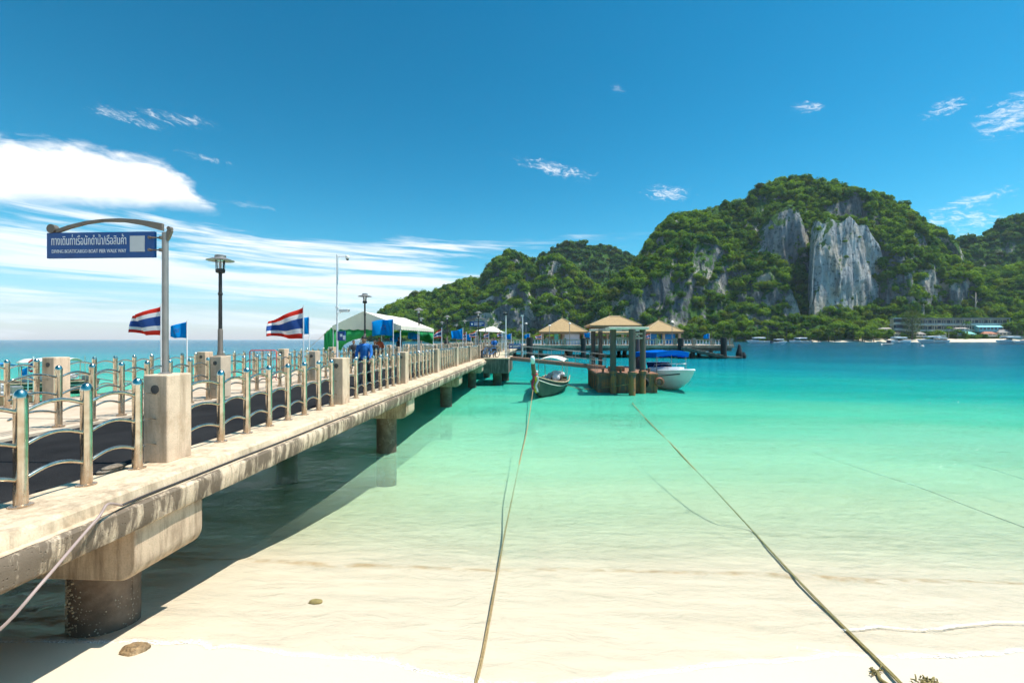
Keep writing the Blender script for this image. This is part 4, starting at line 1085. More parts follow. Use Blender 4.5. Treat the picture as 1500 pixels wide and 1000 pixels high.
# ---- camera pole
cp = pt(494, 373, 18.4)
t = thing('camera_pole', 'tall white pole with two security cameras left of the tent', 'camera pole', (cp.x, 18.4, 2.1))
MB().cyl((cp.x, 18.4, 2.1), (cp.x, 18.4, cp.z), .045, .038, 10).build('pole', 'white_pole', t)
MB().cyl((cp.x, 18.4, pt(494, 451, 18.4).z), (cp.x, 18.4, pt(494, 449, 18.4).z), .075, n=10).build('collar', 'white_pole', t)
q = pt(510, 376, 18.4); MB().tube([(cp.x, 18.4, q.z + .02), (q.x - .1, 18.4, q.z + .02)], .022, 6).build('arm', 'white_pole', t)
d = MB().lathe([(.0, .05), (.06, .05), (.085, .02), (.085, -.05), (.07, -.09)], (q.x - .03, 18.4, q.z), 12).build('dome_camera', 'white_paint', t, smooth=40)
MB().ball((q.x - .03, 18.4, q.z - .10), .06).build('dome', 'glass_dark', d, smooth=True)
q = pt(508, 455, 18.4); MB().tube([(cp.x, 18.4, q.z - .09), (q.x - .2, 18.3, q.z - .09), (q.x - .18, 18.25, q.z)], .015, 6).build('arm', 'white_pole', t)
c = MB().box(q.x - .24, q.x + .16, 18.15, 18.30, q.z - .06, q.z + .06).build('bullet_camera', 'white_paint', t, bevel=.015); c.rotation_euler = (0, R(0), 0)
MB().cyl((q.x + .16, 18.225, q.z), (q.x + .175, 18.225, q.z), .045, n=12).build('lens', 'glass_dark', c)
q0, q1 = pt(496.5, 499, 18.35), pt(507, 485, 18.35)
bx_ = MB().box(q0.x, q1.x, 18.2, 18.33, q0.z, q1.z).build('control_box', 'sign_blue', t, bevel=.01)
for a, b, c_, d_ in ((498, 493, 501.5, 489), (502.5, 497.5, 506, 491)): MB().box(pt(a, 0, 18.2).x, pt(c_, 0, 18.2).x, 18.19, 18.199, pt(a, b, 18.2).z, pt(a, d_, 18.2).z).build('notice', 'sign_white', bx_)

# ---- barrier
t = thing('barrier', 'red-framed crowd barrier on the walkway near the large striped flag', 'barrier', (-10.5, 16.6, 2.1))
q0, q1 = pt(366, 550, 16.6), pt(405, 513, 16.6); z0, z1 = 2.25, q1.z
MB().tube([(q0.x, 16.6, z0), (q0.x, 16.6, z1 - .05), (q0.x + .05, 16.6, z1), (q1.x - .05, 16.6, z1), (q1.x, 16.6, z1 - .05), (q1.x, 16.6, z0)], .02, 8, closed=True).build('frame', 'barrier_red', t, smooth=True)
for k in range(1, 9):
    x = q0.x + (q1.x - q0.x)*k/9; MB().cyl((x, 16.6, z0), (x, 16.6, z1), .007, n=5).build('bar', 'white_pole', t)
for k in (1, 2, 3): MB().cyl((q0.x, 16.6, z0 + (z1-z0)*k/4), (q1.x, 16.6, z0 + (z1-z0)*k/4), .006, n=5).build('crossbar', 'white_pole', t)
for x in (q0.x + .1, q1.x - .1): MB().tube([(x, 16.4, 2.1), (x, 16.6, z0), (x, 16.8, 2.1)], .015, 6).build('foot', 'barrier_red', t)

# ---- hose over the kerb
hp = [pt(-260, 1010, 2.2), pt(-60, 955, 2.95), pt(0, 921, 3.02), pt(60, 855, 3.25), pt(120, 785, 3.72), pt(146, 755, 3.9), pt(158, 738, 4.0)]
hp = [Vector((p.x, p.y, p.z)) for p in hp]
tail = [Vector((-4.085, 4.25, 2.02)), Vector((-4.12, 4.6, 2.012))] + [Vector((-4.122 + .008*math.sin(y*1.9), y, 2.008)) for y in np.arange(5.2, 34, 0.8)]
def smooth_path(P, n=6):
    out = []
    for i in range(len(P)-1):
        p0, p1, p2, p3 = P[max(i-1, 0)], P[i], P[i+1], P[min(i+2, len(P)-1)]
        for k in range(n):
            s = k/n; out.append(0.5*((2*p1) + (p2-p0)*s + (2*p0-5*p1+4*p2-p3)*s*s + (3*p1-p0-3*p2+p3)*s**3))
    return out + [P[-1]]
hs_ = thing('hose', 'pinkish water hose hanging over the pier edge at the left', 'hose', tuple(hp[0]))
MB().tube(smooth_path(hp + tail[:1]), .0125, 8).build('hanging_length', 'hose_pink', hs_, smooth=True)
MB().tube(smooth_path(tail, 3), .013, 6).build('length_along_beam', 'cable_black', hs_, smooth=True)
# loose flat stone on the kerb
mb = MB(); rr = random.Random(3)
for k in range(2): mb.ball((-4.96 + .02*k, 5.02 + .02*k, KT + .02 + .03*k), .10 - .02*k, .17 - .02*k, .028, 12, 6)
tag(mb.build('stone', 'concrete_grey', smooth=True), 'flat grey stone lying on the kerb beside the first pillar', 'stone')

# ------------------------------------------------------------------ pier head with pavilions
HZ = 2.55
HX0, HX1, HY0, HY1 = -13.0, pt(1074, 500, 91).x, 90.5, 112.0
head = thing('jetty', 'wide concrete pier head with balustrade carrying the roofed pavilions', 'pier', ((HX0+HX1)/2, HY0, 0))
MB().box(HX0, HX1, HY0, HY1, HZ - .55, HZ).build('deck', 'concrete_head', head, bevel=.05)
MB().box(HX0 + .3, HX1 - .4, HY0 + .25, HY1 - .3, HZ - 1.15, HZ - .552).build('beam', 'concrete_grey', head)
n = 9
for k in range(n):
    x = HX0 + 1.5 + (HX1 - HX0 - 3)*k/(n-1)
    for y in (HY0 + 1.2, HY0 + 8, HY0 + 15): MB().cyl((x, y, -6), (x, y, HZ - 1.15), .45, n=12).build('column', 'column_concrete', head, smooth=40)
# balustrade along the front: pillars, top rail, white balusters
np_ = 14
bal_m = MB().lathe([(.10, 0), (.10, .08), (.06, .16), (.13, .45), (.06, .78), (.10, .86), (.10, .95)], (0,0,0), 7).mesh('baluster', 'white_paint', 50)
ppm = MB().box(-.28, .28, -.28, .28, 0, 1.35).mesh('pillar', 'concrete_head')
og = ORG[head]
for k in range(np_+1):
    x = HX0 + .4 + (HX1 - HX0 - .8)*k/np_
    o = link('pillar', ppm, head); o.location = (x - og.x, .4, HZ)
    if k < np_:
        x1 = HX0 + .4 + (HX1 - HX0 - .8)*(k+1)/np_
        MB().box(x + .28, x1 - .28, HY0 + .3, HY0 + .5, HZ + .95, HZ + 1.12).build('rail', 'concrete_head', head)
        for q in range(1, 6):
            o = link('baluster', bal_m, head); o.location = (x + (x1-x)*q/6 - og.x, .4, HZ)
# landing stairs under the right end
st = thing('landing_stairs', 'brown concrete landing ramp under the right end of the pier head', 'stairs', (pt(1020, 515, 88).x, 88, 0))
a, b = pt(998, 508, 88.5), pt(1058, 521, 88.5)
for k in range(9):
    x0 = a.x + (b.x - a.x)*k/9; x1 = a.x + (b.x - a.x)*(k+1)/9; z = a.z + (b.z - a.z)*k/9
    MB().box(x0, x1 - .01, 87.6, 90.0, z - .55, z).build('step', 'concrete_grey', st)
for x in (a.x + 2, b.x - .6): MB().cyl((x, 88.8, -6), (x, 88.8, 1.0), .35, n=10).build('post', 'fender_black', st)
MB().box(b.x, pt(1085, 0, 88.5).x, 88.0, 89.6, .15, .40).build('landing', 'concrete_grey', st)
for px, top, r, lb in ((776, 494, .62, 'black fender pile at the left end of the pier head'), (854.5, 495, .50, 'black fender pile behind the pontoon piles'), (997, 495, .55, 'black fender pile right of the third pavilion'), (1060, 494, .55, 'black fender pile at the right end of the pier head')):
    q = pt(px, top, 89.2); t = thing('fender_pile', lb, 'pile', (q.x, 89.2, 0), 0, 'black fender piles')
    MB().lathe([(r, -6), (r, q.z - .05), (r*.9, q.z)], (q.x, 89.2, 0), 14).build('shaft', 'fender_black', t, smooth=40)
    MB().lathe([(r*1.08, .3), (r*1.12, .5), (r*1.08, .7)], (q.x, 89.2, 0), 14).build('band', 'fender_black', t, smooth=40)
q = pt(1083, 506, 90); t = thing('broken_pile', 'broken dark pile standing in the sea past the pier head', 'pile', (q.x, 90, 0))
MB().lathe([(.65, -6), (.62, 1.0), (.40, 1.7), (.22, 2.5), (.05, 2.75)], (q.x, 90, 0), 9).build('stump', 'fender_black', t)
MB().lathe([(.5, -6), (.48, .6), (.2, 1.2)], (q.x + 1.0, 90.4, 0), 8).build('stump', 'fender_black', t)

def pavilion(px0, px1, pye, pya, Y, dep, label, ridge=None, tiers=False, banner=None, nposts=3):
    L, Rr = pt(px0, pye, Y), pt(px1, pye, Y); zc = (L.z + Rr.z)/2; za = pt(0.5*(px0+px1), pya, Y + dep/2).z
    t = thing('pavilion', label, 'pavilion', ((L.x+Rr.x)/2, Y + dep/2, HZ))
    if ridge: ra, rb = pt(ridge[0], pya, Y + dep/2).x, pt(ridge[1], pya, Y + dep/2).x
    else: ra = rb = (L.x + Rr.x)/2
    y0, y1, ym = Y, Y + dep, Y + dep/2
    V = [(L.x, y0, zc), (Rr.x, y0, zc), (Rr.x, y1, zc), (L.x, y1, zc), (ra, ym, za), (rb, ym, za)]
    for nm, fc in (('roof_face', (0, 1, 5, 4) if ridge else (0, 1, 4)), ('roof_face', (1, 2, 5)), ('roof_face', (2, 3, 4, 5) if ridge else (2, 3, 4)), ('roof_face', (3, 0, 4))):
        MB().add([V[i] for i in fc], [tuple(range(len(fc)))]).build(nm, 'roof_shingle', t, solid=.12)
    for i, j in ((0, 4), (1, 5), (2, 5), (3, 4)): MB().tube([Vector(V[i]) + Vector((0, 0, .08)), Vector(V[j]) + Vector((0, 0, .08))], .13, 6).build('hip_ridge', 'roof_ridge', t)
    if ridge: MB().tube([(ra, ym, za + .1), (rb, ym, za + .1)], .15, 6).build('ridge_cap', 'roof_ridge', t)
    MB().cyl((ra, ym, za), (ra, ym, za + .9), .10, .03, 8).build('finial', 'fascia_brown', t)
    for xa, xb, ya, yb in ((L.x + .1, Rr.x - .1, y0 + .05, y0 + .2), (L.x + .1, Rr.x - .1, y1 - .2, y1 - .05), (L.x + .1, L.x + .25, y0 + .21, y1 - .21), (Rr.x - .25, Rr.x - .1, y0 + .21, y1 - .21)):
        MB().box(xa, xb, ya, yb, zc - .38, zc - .06).build('fascia', 'fascia_brown', t)
    if tiers:
        MB().box(L.x + .9, Rr.x - .9, y0 + .9, y1 - .9, zc - 1.0, zc - .38).build('clerestory', 'fascia_brown', t)
        lo = [(L.x - .4, y0 - .7, zc - 1.5), (Rr.x + .4, y0 - .7, zc - 1.5), (Rr.x + .4, y1 + .7, zc - 1.5), (L.x - .4, y1 + .7, zc - 1.5), (L.x + 1.0, y0 + 1.0, zc - .75), (Rr.x - 1.0, y0 + 1.0, zc - .75), (Rr.x - 1.0, y1 - 1.0, zc - .75), (L.x + 1.0, y1 - 1.0, zc - .75)]
        for fc in ((0, 1, 5, 4), (1, 2, 6, 5), (2, 3, 7, 6), (3, 0, 4, 7)): MB().add([lo[i] for i in fc], [(0, 1, 2, 3)]).build('lower_roof_face', 'roof_shingle', t, solid=.12)
        MB().box(L.x - .35, Rr.x + .35, y0 - .72, y0 - .6, zc - 1.8, zc - 1.5).build('fascia', 'fascia_brown', t)
    zp = zc - (1.5 if tiers else .3)
    for k in range(nposts):
        x = L.x + .7 + (Rr.x - L.x - 1.4)*k/(nposts-1)
        for y in (y0 + .7, y1 - .7): MB().box(x - .22, x + .22, y - .22, y + .22, HZ, zp).build('post', 'concrete_head', t)
    if banner:
        for (a, b, c, d, m) in banner:
            p, q = pt(a, d, Y + 1.2), pt(c, b, Y + 1.2)
            MB().box(p.x, q.x, Y + 1.15, Y + 1.2, max(HZ, p.z), q.z).build('screen', m, t)
    # benches and a kiosk wall in the shade
    MB().box(L.x + 1.5, (L.x+Rr.x)/2 - .5, y1 - 1.6, y1 - 1.4, HZ, zp - .6).build('back_wall', 'wall_cream', t)
    for k in range(2): MB().box(L.x + 1.2 + 3.5*k, L.x + 3.6 + 3.5*k, y0 + 2.2, y0 + 2.7, HZ + .38, HZ + .46).build('bench', 'wood_brown', t)
    return t
pavilion(790, 861.5, 486, 467, 93.5, 10, 'leftmost tan-roofed pavilion with a pale screen on the pier head', None, False, [(826, 489, 849, 505, 'banner_pale'), (812, 489, 818, 500, 'roof_aqua')])
pavilion(864, 940, 476.5, 464, 94, 11, 'middle two-tiered tan-roofed pavilion behind the pontoon piles', (893, 908), True, None, 4)
pavilion(945, 1002, 485.5, 470, 93.5, 8.5, 'rightmost tan-roofed pavilion with blue tarpaulins on the pier head', None, False, [(946, 489, 962, 504, 'tarp_blue'), (969, 489, 989, 504, 'tarp_blue')])
flag(864.5, 486, 92.5, 1.2, 1.1, 'blue', 'bright blue flag between the left and middle pavilions', zb=HZ, rise=.2, seed=21)
flag(953, 488, 92.0, 1.2, 1.0, 'thai', 'tiny striped flag under the rightmost pavilion', zb=HZ, rise=.3, seed=22)
flag(1039, 488, 92.0, 1.1, 1.0, 'blue', 'bright blue flag on the pier head right of the pavilions', zb=HZ, rise=.2, seed=23)
flag(776, 488, 92.0, 1.2, 1.0, 'blue', 'bright blue flag left of the leftmost pavilion', zb=HZ, rise=.2, seed=24)
flag(793, 489, 93.0, 1.3, 1.0, 'thai', 'tiny striped flag at the left corner of the leftmost pavilion', zb=HZ, rise=.4, seed=25)
for px, top, lb in ((805, 477, 'thin lamp post before the leftmost pavilion'), (834.5, 474, 'thin lamp post in front of the pale screen'), (984.5, 471.5, 'thin pole with small lamp right of the rightmost pavilion'), (770.5, 474, 'thin lamp post left of the pavilions')):
    q = pt(px, top, 92); t = thing('lamp_post', lb, 'lamp post', (q.x, 92, HZ), 0, 'lamp posts on the pier head')
    MB().cyl((q.x, 92, HZ), (q.x, 92, q.z), .07, .05, 8).build('pole', 'grey_metal', t)
    MB().lathe([(.10, q.z - .05), (.38, q.z), (.12, q.z + .22)], (q.x, 92, 0), 10).build('shade', 'lamp_silver', t)

# ------------------------------------------------------------------ poles and signs on the platform
q = pt(741, 457, 36.6); t = thing('solar_lamp', 'white lamp pole with flat solar panel on the side platform', 'lamp post', (q.x, 36.6, 2.19))
MB().cyl((q.x, 36.6, 2.19), (q.x, 36.6, q.z), .055, .045, 10).build('pole', 'white_pole', t)
MB().box(q.x - .20, q.x + .20, 36.35, 36.85, q.z - .01, q.z + .05).build('solar_panel', 'glass_dark', t)
MB().box(q.x - .18, q.x + .18, 36.3, 36.55, q.z - .26, q.z - .12).build('lamp_head', 'black_metal', t)
MB().lathe([(.09, 2.19), (.09, 2.23), (.06, 2.24)], (q.x, 36.6, 0), 10).build('base', 'white_pole', t)
q = pt(765.5, 463, 40.5); t = thing('lamp_pole', 'white pole with small lamp head behind the leaning blue sign', 'lamp post', (q.x, 40.5, 2.1))
MB().cyl((q.x, 40.5, 2.1), (q.x, 40.5, q.z), .05, .045, 10).build('pole', 'white_pole', t)
MB().box(q.x - .16, q.x + .1, 40.4, 40.6, q.z - .02, q.z + .10).build('lamp_head', 'white_paint', t)
def small_sign(px0, px1, py0, py1, Y, label, polepx, zb, tilt=0.0, arch=False):
    a, b = pt(px0, py1, Y), pt(px1, py0, Y); pp = pt(polepx, py0 - (4 if arch else 0), Y)
    t = thing('sign', label, 'sign', (pp.x, Y, zb))
    MB().cyl((pp.x, Y, zb), (pp.x, Y, pp.z), .04, n=8).build('pole', 'grey_metal', t)
    bd = MB().box(a.x, b.x, Y - .03, Y + .03, a.z, b.z).build('board', 'sign_blue', t, bevel=.01)
    w_ = b.x - a.x; h_ = b.z - a.z
    MB().ball((a.x + w_*.16, Y - .032, a.z + h_*.5), h_*.22, .006, h_*.22, 10, 6).build('symbol', 'sign_white', bd)
    for k, (f0, f1) in enumerate(((.32, .94), (.32, .80))):
        for q in range(7):
            x0 = a.x + w_*(f0 + (f1-f0)*q/7); MB().box(x0, x0 + w_*(f1-f0)/9, Y - .035, Y - .0305, a.z + h_*(.56 - .30*k), a.z + h_*(.74 - .30*k)).build('lettering', 'sign_white', bd)
    if arch: MB().tube(smooth_path([Vector((a.x - .05, Y, b.z + .08)), Vector(((a.x+b.x)/2, Y, b.z + .32)), Vector((pp.x, Y, b.z + .22))], 6), .035, 6).build('arch', 'bracket_brown', t)
    if tilt: bd.rotation_euler = (0, tilt, 0)
    return t
small_sign(688, 710, 471, 478, 42.0, 'small distant blue direction sign above the flags', 711.5, 2.1, 0, True)
small_sign(745.5, 763, 503.5, 510.5, 37.8, 'small blue sign at the top of the gangway', 764.5, 2.19)

# ------------------------------------------------------------------ gangway
A = Vector((-2.3, 38.3, 2.16)); Bq = Vector((5.3, 36.4, 1.50)); dv = (Bq - A).normalized(); sdv = Vector((-dv.y, dv.x, 0)).normalized()
t = thing('gangway', 'rusty pinkish gangway sloping from the pier to the pontoon', 'gangway', tuple(A))
def bar(a, b, wdt, hgt, up=Vector((0, 0, 1))):
    d = (b - a).normalized(); s = d.cross(up).normalized()*wdt/2; u = Vector((0, 0, hgt))
    return MB().add([a - s, a + s, b + s, b - s, a - s + u, a + s + u, b + s + u, b - s + u], [(0, 3, 2, 1), (4, 5, 6, 7), (0, 1, 5, 4), (1, 2, 6, 5), (2, 3, 7, 6), (3, 0, 4, 7)])
for s in (-.65, .65):
    bar(A + sdv*s - Vector((0, 0, .22)), Bq + sdv*s - Vector((0, 0, .22)), .09, .24).build('side_beam', 'gangway_rust', t)
    pts = [A.lerp(Bq, k/7) + sdv*s for k in range(8)]
    for p in pts: MB().cyl(p, p + Vector((0, 0, 1.0)), .022, n=6).build('post', 'grey_metal', t)
    for z in (.5, 1.0): MB().tube([p + Vector((0, 0, z)) for p in pts], .022, 6).build('rail', 'grey_metal', t)
for k in range(30):
    p, q2 = A.lerp(Bq, k/30), A.lerp(Bq, (k + .9)/30)
    bar(p + Vector((0, 0, .022)), q2 + Vector((0, 0, .022)), 1.2, .03).build('plank', 'wood_brown', t)

# ------------------------------------------------------------------ pontoon and its piles
pn = thing('pontoon', 'rusty steel pontoon moored inside a frame of dark piles', 'pontoon', (6.1, 34.5, 0))
x0, x1, y0, y1, zt = 4.1, 8.15, 31.6, 37.6, 1.36
MB().box(x0, x1, y0, y1, -.4, zt).build('hull', 'pontoon_rust', pn, bevel=.05)
MB().box(x0 - .06, x1 + .06, y0 - .06, y1 + .06, zt - .18, zt - .04).build('rubbing_strake', 'pontoon_rust', pn, bevel=.02)
for k in range(7): MB().box(x0 + .2 + .6*k, x0 + .26 + .6*k, y0 - .05, y0, 0.0, zt - .2).build('rib', 'pontoon_rust', pn)
for k in range(9): MB().box(x0 - .05, x0, y0 + .3 + .65*k, y0 + .36 + .65*k, 0.0, zt - .2).build('rib', 'pontoon_rust', pn)
for x, y in ((x0 + .4, y0 + .3), (x0 + 1.6, y0 + .25), (x1 - .5, y0 + .3), (x0 + .3, y1 - .5), (x1 - .3, y0 + 2.5)):
    MB().lathe([(.12, zt), (.08, zt + .03), (.08, zt + .22), (.13, zt + .24), (.13, zt + .29)], (x, y, 0), 12).build('bollard', 'pontoon_rust', pn, smooth=40)
tyre = []
for x, z in ((x1 + .10, .75), (x1 - .9, .70)):
    c = Vector((x, y0 - .10, z)); pts = [c + Vector((.24*math.cos(a), 0, .24*math.sin(a))) for a in np.linspace(0, 2*math.pi, 17)[:-1]]
    MB().tube(pts, .09, 8, closed=True).build('tyre_fender', 'seat_red' if x > x1 else 'tyre', pn, smooth=True)
for k in range(5): MB().cyl((x0 + .1, y0 + 1.0 + 1.1*k, zt), (x0 + .1, y0 + 1.0 + 1.1*k, zt + .95), .02, n=6).build('rail_post', 'grey_metal', pn)
for z in (.5, .95): MB().tube([(x0 + .1, y0 + 1.0, zt + z), (x0 + .1, y0 + 5.4, zt + z)], .02, 6).build('rail', 'grey_metal', pn)
MB().box(x0 + 1.0, x0 + 2.1, y0 + 1.4, y0 + 2.0, zt, zt + .35).build('crate', 'wood_brown', pn)

fr = thing('pile_frame', 'tall dark steel piles joined by a concrete cap above the pontoon', 'piles', (6.2, 31, 0))
capz = pt(918, 480, 31).z
PL = [(898, 31.2, .205, 0), (926, 30.35, .22, 1), (941.5, 31.4, .20, 0), (869, 37.9, .18, 0), (879.5, 37.2, .17, 0), (934, 37.6, .18, 0)]
for px, Y, r, rus in PL:
    q = pt(px, 500, Y); top = capz - .12
    MB().lathe([(r, -4.5), (r, top - .3), (r*1.05, top - .29), (r*1.05, top)], (q.x, Y, 0), 16).build('pile', 'pile_steel', fr, smooth=40)
    if Y < 32: MB().lathe([(r*1.25, 1.36), (r*1.35, 1.40), (r*1.35, 1.52), (r*1.1, 1.56)], (q.x, Y, 0), 14).build('collar', 'pontoon_rust', fr, smooth=40)
a, b = pt(889.5, 480, 31), pt(946.5, 480, 31)
MB().box(a.x, b.x, 30.2, 31.9, capz - .12, capz + .04).build('cap', 'cap_white', fr, bevel=.02)
a2, b2 = pt(864, 484, 37.6), pt(938, 484, 37.6)
MB().box(a2.x, b2.x, 37.0, 38.1, capz - .12, capz + .06).build('cap', 'cap_white', fr, bevel=.02)
for x in (a.x + .3, b.x - .4): MB().box(x - .1, x + .1, 31.9, 37.0, capz - .10, capz + .05).build('cross_beam', 'grey_metal', fr)
for z in (capz - .45, capz - .75): MB().box(a.x + .2, b.x - .2, 31.15, 31.3, z, z + .12).build('cross_beam', 'grey_metal', fr)
for s in (-1, 1): MB().cyl((b.x - .9, 31.35, capz - .8 if s > 0 else capz - .15), (b.x - .15, 31.35, capz - .15 if s > 0 else capz - .8), .035, n=6).build('brace', 'white_pole', fr)

# ------------------------------------------------------------------ boats
def loft(secs, closed_end=True):
    mb = MB(); mb.grid(secs)
    return mb
def hull_mesh(L, beam, zk, zs, bow=1.6, n=18, m=9, flare=.25, tr=.75, power=2.2, depth=.35):
    """sections from stern (x=0) to bow (x=L); returns rows of points port -> keel -> starboard"""
    rows = []
    for i in range(n+1):
        s = i/n; x = L*s
        hb = beam/2*(tr + (1-tr)*min(1, s*2.5))*(1 - max(0, (s - .35)/.65)**power)
        sh = zs(s); kl = zk(s); row = []
        for j in range(2*m+1):
            q = (j - m)/m; aq = abs(q)
            y = hb*math.copysign(min(1, aq**.55)*(1 - flare*(1 - aq)), q) if hb > .001 else 0.0
            z = kl + (sh - kl)*aq**1.35
            xx = x + bow*(max(0, s - .75)/.25)**2*(aq**1.2)*.5
            row.append((xx, y, z))
        rows.append(row)
    return rows
def longtail(label, tarp=None, name='longtail_boat'):
    t = thing(name, label, 'boat', (0, 0, 0))
    L = 7.6
    rows = hull_mesh(L, 2.3, lambda s: -.30 + .95*max(0, (s-.62)/.38)**2.2, lambda s: .62 + .12*(1-s)**2 + .70*max(0, (s-.45)/.55)**2, .9, 22, 8, .15, .70, 2.0)
    MB().grid(rows).build('hull', 'wood_green', t, True, smooth=50, solid=.05)
    for sd_ in (0, -1):
        MB().tube([Vector(r[sd_]) + Vector((0, 0, .02)) for r in rows], .045, 6).build('gunwale', 'wood_pale', t, True, smooth=True)
        MB().tube([Vector(r[1 if sd_ == 0 else -2]) + Vector((0, (.03 if r[sd_][1] > 0 else -.03), -.02)) for r in rows], .025, 6).build('rubbing_band', 'boat_cream', t, True, smooth=True)
    MB().box(-.04, .06, -.62, .62, -.1, .70).build('transom', 'wood_brown', t, True)
    px_ = [Vector((L - .3, 0, .75)), Vector((L + .35, 0, 1.25)), Vector((L + .75, 0, 1.75)), Vector((L + .95, 0, 2.25))]
    pw = MB().tube(smooth_path(px_, 4), [.16 - .005*k for k in range(13)], 8).build('prow_post', 'wood_brown', t, True, smooth=True)
    MB().tube([Vector((L + .88, 0, 2.05)), Vector((L + .97, 0, 2.30)), Vector((L + 1.0, 0, 2.42))], [.12, .12, .08], 8).build('prow_tip', 'boat_white', pw, True, smooth=True)
    for k, (m_, z0, dxx) in enumerate((('ribbon_red', 1.45, .50), ('ribbon_yellow', 1.32, .40), ('flag_white', 1.38, .45))):
        rb_ = MB().lathe([(.15, -.05), (.19, 0), (.15, .06)], (L + dxx, 0, z0 + .1*k), 10); rb_.build('ribbon_wrap', m_, pw, True, smooth=40)
        r0 = []; r1 = []
        for q in range(9):
            p = Vector((L + dxx + .14 + .05*math.sin(q*1.3 + k), .10*(k-1) + .05*math.sin(q*.9), z0 - .11*q)); r0.append(p); r1.append(p + Vector((.01, .11, .01)))
        MB().grid([r0, r1]).build('ribbon_tail', m_, pw, True, smooth=True, solid=.01)
    MB().grid([[(x, y*.86, .28) for y in np.linspace(-.7, .7, 5)*1.0] for x in np.linspace(.15, 5.2, 8)]).build('floor_boards', 'wood_brown', t, True, solid=.03)
    for x in (1.2, 2.3, 3.4, 4.5, 5.5): MB().box(x - .12, x + .12, -.74 if x < 5 else -.5, .74 if x < 5 else .5, .55, .59).build('thwart', 'wood_pale', t, True)
    # awning
    zt = 1.95
    aw = [[(x, y, zt + .22*(1 - (y/.85)**2) - .04*math.sin(x*2.5)) for y in np.linspace(-.85, .85, 9)] for x in np.linspace(.9, 3.3, 8)]
    MB().grid(aw).build('awning', tarp or 'boat_cream', t, True, smooth=True, solid=.02)
    for x in (1.0, 3.2):
        for y in (-.78, .78): MB().cyl((x, y*.95, .6), (x, y, zt + .03), .022, n=6).build('awning_post', 'wood_pale', t, True)
    mb = MB(); rr = random.Random(5)
    for k in range(7): mb.ball((rr.uniform(1.0, 3.0), rr.uniform(-.45, .45), .78 + rr.uniform(0, .25)), rr.uniform(.22, .36), rr.uniform(.2, .3), rr.uniform(.16, .26), 10, 7)
    mb.build('cargo_bundle', 'flag_white', t, True, smooth=True)
    MB().box(-.15, .45, -.22, .22, .74, 1.08).build('engine', 'grey_metal', t, True, bevel=.04)
    MB().cyl((-.1, 0, .88), (-2.6, .1, .35), .03, n=6).build('propeller_shaft', 'grey_metal', t, True)
    MB().cyl((.4, 0, .95), (1.2, .1, 1.25), .02, n=6).build('tiller', 'grey_metal', t, True)
    MB().cyl((.1, .5, .7), (.1, .55, 2.3), .015, n=5).build('flag_stick', 'wood_pale', t, True)
    return t
lt = longtail('dark green longtail boat with ribboned prow moored off the pier')
bow = pt(786, 560, 27.4); hd = Vector((-.20, -.98, 0)).normalized()
lt.scale = (1.1,)*3; lt.location = (bow.x - hd.x*8.3, 27.4 - hd.y*8.3, 0.02); lt.rotation_euler = (0, R(0), math.atan2(hd.y, hd.x))
ORG[lt] = Vector(lt.location)

